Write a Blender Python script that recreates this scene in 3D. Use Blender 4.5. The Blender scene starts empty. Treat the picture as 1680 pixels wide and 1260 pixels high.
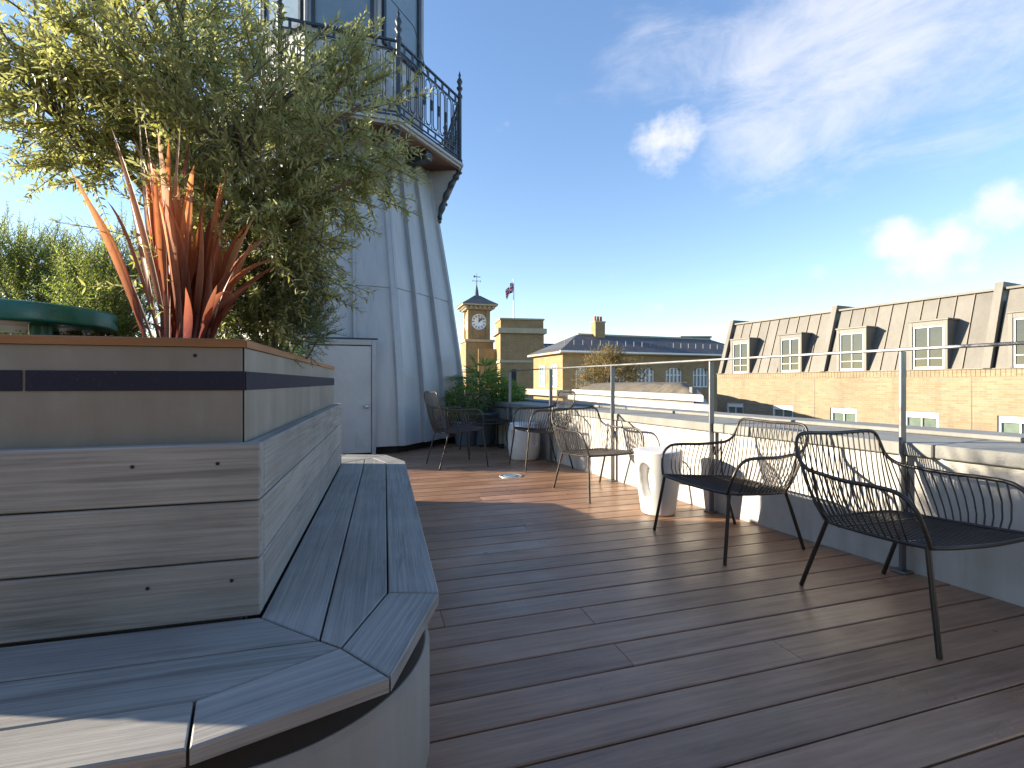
import bpy, math, random
import numpy as np
from mathutils import Vector, Matrix
R = math.radians
random.seed(7); rng = np.random.default_rng(7)
SC = bpy.context.scene
COL = SC.collection

# ------------------------------------------------------------------ camera
F, HC, HV = 780.0, 0.93, 627.0          # focal length in photo pixels, eye height, horizon row
cam = bpy.data.cameras.new('camera'); camo = bpy.data.objects.new('camera', cam); COL.objects.link(camo)
camo.location = (0, 0, HC); camo.rotation_euler = (R(90), 0, 0)
cam.sensor_width = 36; cam.lens = F / 1680 * 36; cam.clip_start = 0.03; cam.clip_end = 6000
cam.shift_y = (HV - 630) / 1680
SC.camera = camo

# ------------------------------------------------------------------ sky + sun
SUN_AZ, SUN_EL = R(273.7), R(15.2)       # where the sun stands (from +Y, clockwise)
SKY_STRENGTH, SUN_STRENGTH, EXPOSURE = 0.13, 5.0, 1.62
world = bpy.data.worlds.new('World'); SC.world = world; world.use_nodes = True
wn, wl = world.node_tree.nodes, world.node_tree.links
wn.clear()
def wnode(t, **k):
    n = wn.new(t)
    for a, b in k.items(): setattr(n, a, b)
    return n
def wmath(op, a, b=None, c=None, clamp=False):
    n = wnode('ShaderNodeMath', operation=op, use_clamp=clamp)
    for i, x in enumerate((a, b, c)):
        if x is None: continue
        if isinstance(x, (int, float)): n.inputs[i].default_value = x
        else: wl.new(x, n.inputs[i])
    return n.outputs[0]
w_out = wnode('ShaderNodeOutputWorld'); w_bg = wnode('ShaderNodeBackground')
w_bg.inputs[1].default_value = SKY_STRENGTH
wl.new(w_bg.outputs[0], w_out.inputs[0])
sky = wnode('ShaderNodeTexSky', sky_type='NISHITA', sun_disc=False, sun_elevation=SUN_EL, sun_rotation=SUN_AZ,
            altitude=0, air_density=1.0, dust_density=0.15, ozone_density=1.6)
tc = wnode('ShaderNodeTexCoord')
DIRV = tc.outputs['Generated']
def pdir(u, v): return Vector((u - 840, F, HV - v)).normalized()   # compass direction of a point of sky
# clouds: wispy noise, denser round the banks seen over the right half of the roofs
mp = wnode('ShaderNodeMapping'); wl.new(DIRV, mp.inputs[0]); mp.inputs['Scale'].default_value = (.75, 1, 2.3); mp.inputs['Rotation'].default_value = (0, R(22), 0)
nz = wnode('ShaderNodeTexNoise'); wl.new(mp.outputs[0], nz.inputs['Vector'])
nz.inputs['Scale'].default_value = 5.2; nz.inputs['Detail'].default_value = 9; nz.inputs['Roughness'].default_value = .66; nz.inputs['Distortion'].default_value = .45
nz2 = wnode('ShaderNodeTexNoise'); wl.new(DIRV, nz2.inputs['Vector'])
nz2.inputs['Scale'].default_value = 13; nz2.inputs['Detail'].default_value = 7; nz2.inputs['Roughness'].default_value = .6
def bank(u, v, rin, rout, w):
    d = pdir(u, v)
    n = wnode('ShaderNodeVectorMath', operation='DOT_PRODUCT'); wl.new(DIRV, n.inputs[0]); n.inputs[1].default_value = d
    m = wnode('ShaderNodeMapRange', interpolation_type='SMOOTHSTEP'); wl.new(n.outputs['Value'], m.inputs[0])
    m.inputs[1].default_value = math.cos(R(rout)); m.inputs[2].default_value = math.cos(R(rin)); m.inputs[4].default_value = w
    return m.outputs[0]
def summed(lst):
    s = lst[0]
    for x in lst[1:]: s = wmath('ADD', s, x)
    return s
wisp = summed([bank(1230, 60, 1, 17, .20), bank(1450, 60, 1, 17, .22), bank(1640, 20, 2, 14, .18), bank(1040, 50, 1, 8, .14),
               bank(1180, 190, 1, 9, .16), bank(1330, 150, 1, 10, .14), bank(1230, 270, 1, 6, .14), bank(1850, -150, 2, 22, .18)])
def boost(x, k): return wmath('ADD', wmath('MULTIPLY', wmath('SUBTRACT', x, .5), k), .5)
wsum = wmath('ADD', wmath('ADD', wmath('MULTIPLY', boost(nz.outputs[0], 1.7), .75), wmath('MULTIPLY', boost(nz2.outputs[0], 1.4), .25)), wisp)
mr = wnode('ShaderNodeMapRange', interpolation_type='SMOOTHSTEP'); wl.new(wsum, mr.inputs[0])
mr.inputs[1].default_value = .66; mr.inputs[2].default_value = 1.45; mr.inputs[4].default_value = .72
puff = summed([bank(1095, 240, .5, 5.0, .42), bank(1110, 205, .3, 3.5, .14), bank(1215, 225, .3, 3.4, .25), bank(1500, 405, .4, 4.0, .40), bank(1560, 425, .3, 3.0, .26),
               bank(1450, 385, .3, 2.8, .22), bank(1610, 350, .4, 3.4, .34), bank(1670, 325, .3, 3, .25), bank(1072, 508, .2, 1.9, .34), bank(1345, 445, .2, 1.3, .26), bank(1330, 497, .2, 2, .18)])
psum = wmath('ADD', wmath('ADD', wmath('MULTIPLY', boost(nz.outputs[0], 1.5), .35), wmath('MULTIPLY', boost(nz2.outputs[0], 1.7), .65)), puff)
mr2 = wnode('ShaderNodeMapRange', interpolation_type='SMOOTHSTEP'); wl.new(psum, mr2.inputs[0])
mr2.inputs[1].default_value = .66; mr2.inputs[2].default_value = 1.16; mr2.inputs[4].default_value = .85
dens = wmath('MAXIMUM', mr.outputs[0], mr2.outputs[0])
cmix = wnode('ShaderNodeMix', data_type='RGBA'); wl.new(dens, cmix.inputs[0])
hs = wnode('ShaderNodeHueSaturation'); hs.inputs['Saturation'].default_value = 1.24; hs.inputs['Hue'].default_value = .511; hs.inputs['Value'].default_value = 1.05; gm = wnode('ShaderNodeGamma'); gm.inputs[1].default_value = .80; wl.new(sky.outputs[0], gm.inputs[0]); wl.new(gm.outputs[0], hs.inputs['Color']); wl.new(hs.outputs[0], cmix.inputs[6]); cmix.inputs[7].default_value = (2.75, 2.75, 2.9, 1)
wl.new(cmix.outputs[2], w_bg.inputs[0])

sl = bpy.data.lights.new('sun', 'SUN'); slo = bpy.data.objects.new('sun', sl); COL.objects.link(slo)
sl.energy = SUN_STRENGTH; sl.angle = R(0.53); sl.color = (1.0, .86, .66)
sv = Vector((math.sin(SUN_AZ) * math.cos(SUN_EL), math.cos(SUN_AZ) * math.cos(SUN_EL), math.sin(SUN_EL)))
slo.rotation_euler = sv.to_track_quat('Z', 'Y').to_euler(); slo.location = (-20, 0, 20)
SC.view_settings.view_transform = 'Standard'; SC.view_settings.look = 'None'
SC.view_settings.exposure = EXPOSURE; SC.view_settings.gamma = 1; SC.view_settings.use_curve_mapping = False
SC.cycles.max_bounces = 8; SC.cycles.diffuse_bounces = 5; SC.cycles.transparent_max_bounces = 8
SC.cycles.caustics_reflective = False; SC.cycles.caustics_refractive = False

# ------------------------------------------------------------------ materials
class N:
    """tiny node builder round one Principled material"""
    def __init__(s, name, rough=.6, metal=0, spec=.5):
        s.m = bpy.data.materials.new(name); s.m.use_nodes = True
        s.t = s.m.node_tree; s.p = s.t.nodes['Principled BSDF']; s.out = s.t.nodes['Material Output']
        s.p.inputs['Roughness'].default_value = rough; s.p.inputs['Metallic'].default_value = metal
        s.p.inputs['Specular IOR Level'].default_value = spec
    def n(s, t, **k):
        x = s.t.nodes.new(t)
        for a, b in k.items(): setattr(x, a, b)
        return x
    def put(s, sock, v):
        if isinstance(v, (int, float)): sock.default_value = v
        elif isinstance(v, tuple): sock.default_value = v if len(v) != 3 or len(sock.default_value) == 3 else (*v, 1)
        else: s.t.links.new(v, sock)
    def coords(s, scale=(1, 1, 1), rot=(0, 0, 0), kind='Object', rnd=0):
        v = s.n('ShaderNodeTexCoord').outputs[kind]
        if rnd:
            oi = s.n('ShaderNodeObjectInfo')
            mu = s.n('ShaderNodeVectorMath', operation='SCALE'); s.t.links.new(oi.outputs['Random'], mu.inputs['Scale']); mu.inputs[0].default_value = (rnd, rnd * .7, rnd * 1.3)
            ad = s.n('ShaderNodeVectorMath', operation='ADD'); s.t.links.new(v, ad.inputs[0]); s.t.links.new(mu.outputs[0], ad.inputs[1]); v = ad.outputs[0]
        m = s.n('ShaderNodeMapping'); s.t.links.new(v, m.inputs[0]); m.inputs['Scale'].default_value = scale; m.inputs['Rotation'].default_value = rot
        return m.outputs[0]
    def noise(s, vec, scale, detail=4, rough=.55, dist=0):
        x = s.n('ShaderNodeTexNoise'); s.t.links.new(vec, x.inputs['Vector'])
        for k, v in (('Scale', scale), ('Detail', detail), ('Roughness', rough), ('Distortion', dist)): x.inputs[k].default_value = v
        return x.outputs[0]
    def ramp(s, fac, stops):
        x = s.n('ShaderNodeValToRGB'); s.put(x.inputs[0], fac); e = x.color_ramp.elements
        while len(e) < len(stops): e.new(.5)
        for i, (p, c) in enumerate(stops):
            e[i].position = p; e[i].color = (*c, 1) if isinstance(c, tuple) else (c, c, c, 1)
        return x.outputs[0]
    def mix(s, fac, a, b, mode='MIX'):
        x = s.n('ShaderNodeMix', data_type='RGBA', blend_type=mode); s.put(x.inputs[0], fac); s.put(x.inputs[6], a); s.put(x.inputs[7], b)
        return x.outputs[2]
    def math(s, op, a, b=0.0):
        x = s.n('ShaderNodeMath', operation=op); s.put(x.inputs[0], a); s.put(x.inputs[1], b); return x.outputs[0]
    def color(s, v): s.put(s.p.inputs['Base Color'], v); return s
    def rough(s, v): s.put(s.p.inputs['Roughness'], v); return s
    def bump(s, h, strength=.3, dist=.01):
        b = s.n('ShaderNodeBump'); s.put(b.inputs['Height'], h); b.inputs['Strength'].default_value = strength; b.inputs['Distance'].default_value = dist
        s.t.links.new(b.outputs[0], s.p.inputs['Normal']); return s
def varied(name, c, rough=.6, metal=0, scale=6, amt=.18, bump=0, bscale=80, rnd=3, spec=.5, ramt=.12):
    """one colour, mottled by fine and coarse noise"""
    m = N(name, rough, metal, spec)
    v = m.coords(rnd=rnd); n1 = m.noise(v, scale, 6, .6); n2 = m.noise(v, scale * 9, 4)
    f = m.math('ADD', m.math('MULTIPLY', n1, .7), m.math('MULTIPLY', n2, .3))
    lo = tuple(x * (1 - amt) for x in c); hi = tuple(min(1, x * (1 + amt)) for x in c)
    m.color(m.ramp(f, [(.3, lo), (.7, hi)]))
    if ramt: m.rough(m.ramp(n1, [(.3, max(.02, rough - ramt)), (.7, min(1, rough + ramt))]))
    if bump: m.bump(m.noise(v, bscale, 5), bump, .004)
    return m.m
def board(name, dark, mid, light, rough, grain=70, streak=.5, rnd=40, per=.25, bump=.25, wear=None):
    """wood or composite board: grain runs along the object's own x"""
    m = N(name, rough)
    v = m.coords((2.2, grain, grain), rnd=rnd); g = m.noise(v, 1.0, 8, .66, .5)
    v2 = m.coords((.8, 13, 13), rnd=rnd); s2 = m.noise(v2, 1.5, 5, .6, .9)
    v3 = m.coords((1, 1, 1), rnd=rnd); n3 = m.noise(v3, 2.3, 4)
    col = m.ramp(m.math('ADD', m.math('MULTIPLY', g, .62), m.math('MULTIPLY', n3, .38)), [(.3, dark), (.5, mid), (.72, light)])
    col = m.mix(m.math('MULTIPLY', m.ramp(s2, [(.55, 0), (.70, 1)]), streak), col, tuple(x * .55 for x in dark))
    oi = m.n('ShaderNodeObjectInfo')
    col = m.mix(1.0, col, m.ramp(oi.outputs['Random'], [(0, 1 - per), (1, 1.0)]), 'MULTIPLY')
    if wear:
        n4 = m.noise(m.coords((1, 2.5, 2.5), kind='Object', rnd=rnd), 1.3, 7, .75); n5 = m.noise(m.coords(rnd=rnd), 26, 3)
        col = m.mix(m.math('MULTIPLY', m.ramp(n4, [(.45, 0), (.75, 1)]), wear), col, light)
        col = m.mix(m.math('MULTIPLY', m.ramp(n5, [(.70, 0), (.78, 1)]), .35), col, (.32, .30, .27))
    m.color(col)
    m.rough(m.ramp(m.noise(v3, 3.1, 5), [(.3, rough - .1), (.75, rough + .15)]))
    m.bump(g, bump, .003)
    return m.m
M = {}
M['deck'] = board('deck_board', (.155, .078, .044), (.315, .176, .104), (.47, .285, .18), .36, grain=46, streak=.42, per=.34, wear=.30, bump=.4)
M['bench'] = board('bench_board', (.145, .142, .137), (.285, .277, .262), (.45, .437, .41), .6, grain=120, streak=.6, per=.14, bump=.6, wear=.12)
M['trim_wood'] = board('hardwood_trim', (.20, .085, .03), (.33, .15, .055), (.45, .24, .10), .55, grain=60, streak=.2, per=.05)
M['zinc'] = varied('planter_metal', (.31, .30, .275), .5, .15, 2.2, .20, .06, 60)
def streaky_metal():
    m = N('planter_sheet', .48, .1)
    v = m.coords((5, 5, .7), rnd=2); n1 = m.noise(v, 1.4, 6, .6); n2 = m.noise(m.coords(rnd=2), 3.2, 6, .65); n3 = m.noise(m.coords(), 85, 3)
    c = m.ramp(m.math('ADD', m.math('MULTIPLY', n1, .5), m.math('MULTIPLY', n2, .5)), [(.34, (.19, .175, .15)), (.52, (.245, .232, .205)), (.68, (.34, .335, .31))])
    c = m.mix(m.math('MULTIPLY', m.ramp(n3, [(.62, 0), (.72, 1)]), .18), c, (.14, .13, .12))
    m.color(c); m.rough(m.ramp(n2, [(.3, .38), (.7, .6)])); m.bump(n2, .08, .004)
    return m.m
M['zinc'] = streaky_metal()
def navy():
    m = N('navy_tape', .75)
    n = m.noise(m.coords(), 190, 2); m.color(m.ramp(n, [(.55, (.006, .007, .024)), (.70, (.011, .012, .036)), (.76, (.07, .08, .14))])); m.bump(n, .4, .003)
    return m.m
M['navy'] = navy()
def render_mat(name, c, stain=.3, rough=.85):
    m = N(name, rough)
    n1 = m.noise(m.coords(), 2.2, 7, .65); n2 = m.noise(m.coords((5, 5, .6)), 2.2, 7, .65); n3 = m.noise(m.coords(), 120, 4)
    f = m.math('ADD', m.math('MULTIPLY', n1, .5), m.math('MULTIPLY', n2, .5))
    d = tuple(x * (1 - stain) * k for x, k in zip(c, (1, .98, .93)))
    m.color(m.mix(m.math('MULTIPLY', n3, .25), m.ramp(f, [(.33, d), (.60, c)]), tuple(x * .8 for x in c))); m.bump(n3, .18, .003)
    return m.m
M['plinth'] = render_mat('plinth_render', (.30, .275, .24), .28)
M['white_wall'] = render_mat('white_render', (.52, .51, .48), .38)
M['coping'] = render_mat('coping_stone', (.245, .25, .24), .36, .8)
M['cream'] = render_mat('cream_stucco', (.52, .46, .36), .2)
M['cornice'] = render_mat('white_cornice', (.50, .49, .475), .14)
M['dark_gap'] = varied('shade_and_joint_black', (.012, .012, .012), .8)
M['chair'] = varied('chair_metal', (.034, .029, .026), .38, .3, 8, .2, spec=.5)
M['rail'] = varied('rail_steel', (.17, .175, .185), .42, .5, 9, .18)
M['lead'] = None
def lead():
    m = N('tower_lead', .48, .12)
    v = m.coords((2.2, 2.2, .5), rnd=9); n1 = m.noise(v, 1.3, 6, .6); n2 = m.noise(m.coords(rnd=9), 1.1, 5); n3 = m.noise(m.coords((7, 7, .6), rnd=5), 2.2, 5)
    f = m.math('ADD', m.math('MULTIPLY', n1, .6), m.math('MULTIPLY', n2, .4))
    c = m.ramp(f, [(.32, (.31, .33, .345)), (.5, (.40, .42, .435)), (.7, (.49, .505, .515))])
    c = m.mix(m.math('MULTIPLY', m.ramp(n3, [(.55, 0), (.8, 1)]), .25), c, (.20, .21, .22))
    oi = m.n('ShaderNodeObjectInfo'); c = m.mix(1.0, c, m.ramp(oi.outputs['Random'], [(0, .90), (1, 1.0)]), 'MULTIPLY')
    m.color(c); m.rough(m.ramp(n2, [(.3, .38), (.7, .58)])); m.bump(n2, .12, .02)
    return m.m
M['lead'] = lead()
M['door_paint'] = varied('door_paint', (.41, .435, .45), .42, 0, 2.5, .10)
M['seam'] = varied('seam_lead', (.34, .36, .38), .5, .1, 5, .15)
M['iron'] = varied('balcony_iron', (.035, .048, .062), .45, .2, 12, .25)
M['soffit'] = board('soffit_board', (.10, .06, .045), (.15, .095, .07), (.2, .14, .11), .7, per=.1)
M['glass'] = varied('window_glass', (.035, .045, .05), .06, 0, .8, .3, spec=.9, ramt=0)
M['glass_blue'] = varied('pale_window_glass', (.20, .27, .33), .12, 0, .7, .25, spec=.8, ramt=0)
M['glass_green'] = varied('greenish_glass', (.13, .17, .14), .10, 0, .8, .35, spec=.8, ramt=0)
M['white_paint'] = varied('white_paint', (.74, .74, .72), .45, 0, 5, .08)
M['stool'] = varied('stool_plastic', (.62, .62, .61), .42, 0, 3, .03, ramt=.06)
M['teal'] = varied('teal_paint', (.032, .20, .175), .34, .0, 7, .22)
M['soil'] = varied('planter_soil', (.10, .07, .045), .95, 0, 22, .5, .8, 60)
M['pot'] = varied('pot_glaze', (.13, .17, .22), .35, 0, 4, .2)
M['steel_disc'] = varied('brushed_steel', (.52, .51, .48), .34, .7, 9, .15)
def mansard_mat():
    m = N('mansard_zinc', .6, .1)
    n1 = m.noise(m.coords((1, 1, .5), rnd=11), 1.6, 6, .6); n2 = m.noise(m.coords((8, 8, .8)), 2, 5)
    c = m.ramp(m.math('ADD', m.math('MULTIPLY', n1, .6), m.math('MULTIPLY', n2, .4)), [(.3, (.12, .114, .10)), (.7, (.18, .172, .153))])
    oi = m.n('ShaderNodeObjectInfo'); c = m.mix(1.0, c, m.ramp(oi.outputs['Random'], [(0, .80), (1, 1.0)]), 'MULTIPLY')
    m.color(c); return m.m
M['mansard'] = mansard_mat()
M['mansard_seam'] = varied('mansard_seam', (.20, .17, .14), .6, .1)
def brick_mat(name, c1, c2, mortar, sx=1.0, coarse=.35, flat=False):
    m = N(name, .88)
    o = m.n('ShaderNodeTexCoord').outputs['Object']
    sp = m.n('ShaderNodeSeparateXYZ'); m.t.links.new(o, sp.inputs[0])
    cb = m.n('ShaderNodeCombineXYZ'); m.t.links.new(m.math('ADD', sp.outputs[0], sp.outputs[1]), cb.inputs[0]); m.t.links.new(sp.outputs[2], cb.inputs[1])
    b = m.n('ShaderNodeTexBrick'); m.t.links.new(cb.outputs[0], b.inputs['Vector'])
    for k, v in (('Scale', 1.0), ('Mortar Size', .007 * sx), ('Mortar Smooth', .2), ('Brick Width', .225 * sx), ('Row Height', .075 * sx), ('Bias', 0)): b.inputs[k].default_value = v
    b.inputs['Color1'].default_value = (*c1, 1); b.inputs['Color2'].default_value = (*c2, 1); b.inputs['Mortar'].default_value = (*mortar, 1)
    n1 = m.noise(m.coords(), .55, 7, .65); n2 = m.noise(m.coords((.6, .6, 14)), .9, 4)
    c = m.mix(m.math('MULTIPLY', m.ramp(n1, [(.40, 0), (.75, 1)]), coarse), b.outputs['Color'], tuple(x * .55 for x in c1))
    c = m.mix(m.math('MULTIPLY', m.ramp(n2, [(.5, 0), (.75, 1)]), .25), c, tuple(min(1, x * 1.2) for x in c2))
    n3 = m.noise(m.coords((1.2, 1.2, .25)), 1.3, 6, .7); c = m.mix(m.math('MULTIPLY', m.ramp(n3, [(.5, 0), (.72, 1)]), .4), c, tuple(x * .5 for x in c1))
    m.color(c); m.bump(b.outputs['Fac'], -.4, .008)
    return m.m
M['brick'] = brick_mat('yellow_stock_brick', (.22, .168, .102), (.28, .222, .142), (.26, .23, .18))
M['brick_far'] = brick_mat('station_brick', (.285, .19, .085), (.345, .24, .115), (.27, .22, .15), 2.2, .5)
M['slate'] = None
def slate():
    m = N('roof_slate', .7)
    o = m.coords(); b = m.n('ShaderNodeTexBrick'); sp = m.n('ShaderNodeSeparateXYZ'); m.t.links.new(o, sp.inputs[0])
    cb = m.n('ShaderNodeCombineXYZ'); m.t.links.new(sp.outputs[0], cb.inputs[0]); m.t.links.new(m.math('MULTIPLY', sp.outputs[2], 1.6), cb.inputs[1]); m.t.links.new(cb.outputs[0], b.inputs['Vector'])
    for k, v in (('Scale', 1.0), ('Mortar Size', .015), ('Brick Width', .45), ('Row Height', .38)): b.inputs[k].default_value = v
    b.inputs['Color1'].default_value = (.055, .058, .068, 1); b.inputs['Color2'].default_value = (.085, .088, .098, 1); b.inputs['Mortar'].default_value = (.05, .05, .06, 1)
    n = m.noise(o, .7, 6); m.color(m.mix(m.math('MULTIPLY', n, .4), b.outputs['Color'], (.11, .105, .10))); return m.m
M['slate'] = slate()
M['terracotta'] = varied('terracotta', (.36, .15, .08), .8)
M['stone'] = render_mat('station_stone', (.50, .43, .31), .3)
M['asphalt'] = varied('asphalt', (.05, .05, .052), .9, 0, .8, .3)
M['roof_grey'] = varied('roof_felt', (.16, .16, .165), .85, 0, 1.1, .3)
M['sedum'] = varied('sedum_roof', (.125, .105, .075), .95, 0, 5, .5, 1.0, 14)
M['steel_dark'] = varied('shed_steel', (.09, .13, .15), .5, .2)
M['clock_white'] = varied('clock_face', (.80, .80, .78), .4, 0, 2, .04)
M['clock_black'] = varied('clock_black', (.012, .013, .03), .5)
def leaf_mat(name, top, under, trans=.35, stem=None, scale=.6):
    m = N(name, .45)
    at = m.n('ShaderNodeAttribute', attribute_name='tint'); g = m.n('ShaderNodeNewGeometry')
    t = m.ramp(at.outputs['Fac'], [(0, tuple(x * .55 for x in top)), (.6, top), (1, tuple(min(1, x * 1.7) for x in top))])
    u = m.ramp(at.outputs['Fac'], [(0, tuple(x * .7 for x in under)), (1, tuple(min(1, x * 1.25) for x in under))])
    c = m.mix(g.outputs['Backfacing'], t, u); m.color(c)
    tr = m.n('ShaderNodeBsdfTranslucent'); m.t.links.new(m.mix(.5, c, tuple(min(1, x * 1.6) for x in (top[0] * 1.2, top[1] * 1.2, top[2] * .6))), tr.inputs[0])
    ms = m.n('ShaderNodeMixShader'); ms.inputs[0].default_value = trans
    m.t.links.new(m.p.outputs[0], ms.inputs[1]); m.t.links.new(tr.outputs[0], ms.inputs[2]); m.t.links.new(ms.outputs[0], m.out.inputs[0])
    return m.m
M['olive_leaf'] = leaf_mat('olive_leaf', (.25, .265, .085), (.45, .47, .28), .52)
M['rosemary'] = leaf_mat('rosemary_leaf', (.12, .18, .055), (.22, .28, .15), .45)
M['bright_shrub'] = leaf_mat('shrub_leaf', (.20, .26, .06), (.28, .33, .13), .5)
M['palm_leaf'] = leaf_mat('palm_leaf', (.12, .22, .04), (.18, .27, .09), .45)
M['autumn'] = leaf_mat('autumn_leaf', (.25, .19, .06), (.30, .22, .10), .4)
M['bark'] = varied('olive_bark', (.16, .13, .10), .9, 0, 14, .4, .6, 40)
def flax():
    m = N('flax_leaf', .4)
    oi = m.n('ShaderNodeObjectInfo'); o = m.coords((1, 1, 1)); sp = m.n('ShaderNodeSeparateXYZ'); m.t.links.new(o, sp.inputs[0])
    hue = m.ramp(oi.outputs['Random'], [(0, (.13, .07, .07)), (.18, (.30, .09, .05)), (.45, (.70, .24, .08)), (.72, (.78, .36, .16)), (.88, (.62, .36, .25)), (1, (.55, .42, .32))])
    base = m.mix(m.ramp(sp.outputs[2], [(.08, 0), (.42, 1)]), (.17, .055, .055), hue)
    base = m.mix(m.math('MULTIPLY', m.ramp(m.noise(m.coords((160, 160, 5), rnd=7), 1, 3), [(.5, 0), (.62, 1)]), .35), base, (.30, .10, .07)); st = m.noise(m.coords((90, 90, 1.5), rnd=9), 1, 4); m.color(m.mix(m.math('MULTIPLY', m.ramp(st, [(.45, 0), (.7, 1)]), .3), base, (.55, .30, .16)))
    tr = m.n('ShaderNodeBsdfTranslucent'); m.t.links.new(base, tr.inputs[0]); ms = m.n('ShaderNodeMixShader'); ms.inputs[0].default_value = .6
    m.t.links.new(m.p.outputs[0], ms.inputs[1]); m.t.links.new(tr.outputs[0], ms.inputs[2]); m.t.links.new(ms.outputs[0], m.out.inputs[0])
    return m.m
M['flax'] = flax()
def flag_mat():
    m = N('flag_cloth', .8)
    at = m.n('ShaderNodeUVMap'); sp = m.n('ShaderNodeSeparateXYZ'); m.t.links.new(at.outputs[0], sp.inputs[0])
    x = m.math('ABSOLUTE', m.math('SUBTRACT', sp.outputs[0], .5)); y = m.math('ABSOLUTE', m.math('SUBTRACT', sp.outputs[1], .5))
    d = m.math('ABSOLUTE', m.math('SUBTRACT', x, y))
    c = m.mix(m.math('LESS_THAN', d, .10), (.01, .02, .16), (.7, .7, .7)); c = m.mix(m.math('LESS_THAN', d, .035), c, (.5, .02, .03))
    mn = m.math('MINIMUM', m.math('MULTIPLY', x, 2.0), y)
    c = m.mix(m.math('LESS_THAN', mn, .17), c, (.7, .7, .7)); c = m.mix(m.math('LESS_THAN', mn, .1), c, (.5, .02, .03)); m.color(c); return m.m
M['flag'] = flag_mat()

# ------------------------------------------------------------------ mesh helpers
class MB:
    def __init__(s): s.v = []; s.f = []; s.sm = []
    def add(s, vs, fs, smooth=False):
        o = len(s.v); s.v += [tuple(x) for x in vs]; s.f += [tuple(i + o for i in f) for f in fs]; s.sm += [smooth] * len(fs); return s
    def box(s, c, d, rz=0, mat=None):
        x, y, z = (k / 2 for k in d)
        vs = [Vector(p) for p in ((-x, -y, -z), (x, -y, -z), (x, y, -z), (-x, y, -z), (-x, -y, z), (x, -y, z), (x, y, z), (-x, y, z))]
        m = Matrix.Rotation(rz, 3, 'Z') if mat is None else mat
        return s.add([m @ p + Vector(c) for p in vs], [(0, 3, 2, 1), (4, 5, 6, 7), (0, 1, 5, 4), (1, 2, 6, 5), (2, 3, 7, 6), (3, 0, 4, 7)])
    def bbox(s, c, d, b=.004):
        """box with bevelled edges"""
        x, y, z = (k / 2 for k in d); b = min(b, x * .6, y * .6, z * .6)
        vs = []
        for zz, ins in ((-z, b), (-z + b, 0), (z - b, 0), (z, b)):
            for sx, sy in ((-1, -1), (1, -1), (1, 1), (-1, 1)): 
                # octagonal ring
                px, py = sx * (x - ins), sy * (y - ins)
                e = b if ins == 0 else b * .4
                if sx * sy > 0: vs += [(px, py - sy * e, zz), (px - sx * e, py, zz)]
                else: vs += [(px - sx * e, py, zz), (px, py - sy * e, zz)]
        vs = [(p[0] + c[0], p[1] + c[1], p[2] + c[2]) for p in vs]
        fs = [tuple(range(7, -1, -1)), tuple(range(24, 32))]
        for k in range(3):
            for i in range(8): fs.append((k * 8 + i, k * 8 + (i + 1) % 8, k * 8 + 8 + (i + 1) % 8, k * 8 + 8 + i))
        return s.add(vs, fs)
    def prism(s, poly, z0, z1, bev=0):
        n = len(poly); rings = [(poly, z0), (poly, z1 - bev)]
        if bev: rings.append((inset(poly, bev), z1))
        vs = [(p[0], p[1], z) for r, z in rings for p in r]; k = len(rings)
        fs = [tuple(range(n - 1, -1, -1)), tuple(range((k - 1) * n, k * n))]
        for r in range(k - 1):
            for i in range(n): fs.append((r * n + i, r * n + (i + 1) % n, r * n + n + (i + 1) % n, r * n + n + i))
        return s.add(vs, fs)
    def lathe(s, prof, n=24, c=(0, 0, 0), smooth=True, a0=0):
        vs = []
        for r, z in prof:
            for i in range(n):
                a = a0 + 2 * math.pi * i / n; vs.append((c[0] + r * math.cos(a), c[1] + r * math.sin(a), c[2] + z))
        fs = []
        for k in range(len(prof) - 1):
            for i in range(n): fs.append((k * n + i, k * n + (i + 1) % n, k * n + n + (i + 1) % n, k * n + n + i))
        s.add(vs, fs, smooth)
        return s.add([vs[i] for i in range(n)], [tuple(range(n - 1, -1, -1))]).add([vs[-n + i] for i in range(n)], [tuple(range(n))])
    def tube(s, pts, r, n=6, closed=False, caps=True):
        P = [Vector(p) for p in pts]; m = len(P); rr = r if isinstance(r, (list, tuple)) else [r] * m
        T = []
        for i in range(m):
            a = P[(i - 1) % m] if (closed or i) else P[i]; b = P[(i + 1) % m] if (closed or i < m - 1) else P[i]
            T.append((b - a).normalized())
        ref = Vector((0, 0, 1)) if abs(T[0].z) < .9 else Vector((1, 0, 0))
        U = T[0].cross(ref).normalized(); vs = []
        for i in range(m):
            U = (U - T[i] * U.dot(T[i])).normalized(); W = T[i].cross(U)
            for k in range(n):
                a = 2 * math.pi * k / n; vs.append(P[i] + (U * math.cos(a) + W * math.sin(a)) * rr[i])
        fs = []
        for i in range(m if closed else m - 1):
            j = (i + 1) % m
            for k in range(n): fs.append((i * n + k, i * n + (k + 1) % n, j * n + (k + 1) % n, j * n + k))
        s.add(vs, fs, True)
        if not closed and caps: s.add(vs[:n], [tuple(range(n - 1, -1, -1))]).add(vs[-n:], [tuple(range(n))])
        return s
    def mesh(s, name):
        me = bpy.data.meshes.new(name); me.from_pydata(s.v, [], s.f); me.polygons.foreach_set('use_smooth', s.sm); me.update(); return me
    def build(s, name, mat, parent=None, loc=(0, 0, 0), rz=0, **k): return obj(name, s.mesh(name), mat, parent, loc, rz, **k)
def obj(name, me, mat, parent=None, loc=(0, 0, 0), rz=0, **k):
    if mat is not None and not me.materials: me.materials.append(mat)
    o = bpy.data.objects.new(name, me); COL.objects.link(o); o.location = loc; o.rotation_euler = (0, 0, rz)
    if parent: o.parent = parent
    for a, b in k.items(): o[a] = b
    return o
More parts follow.
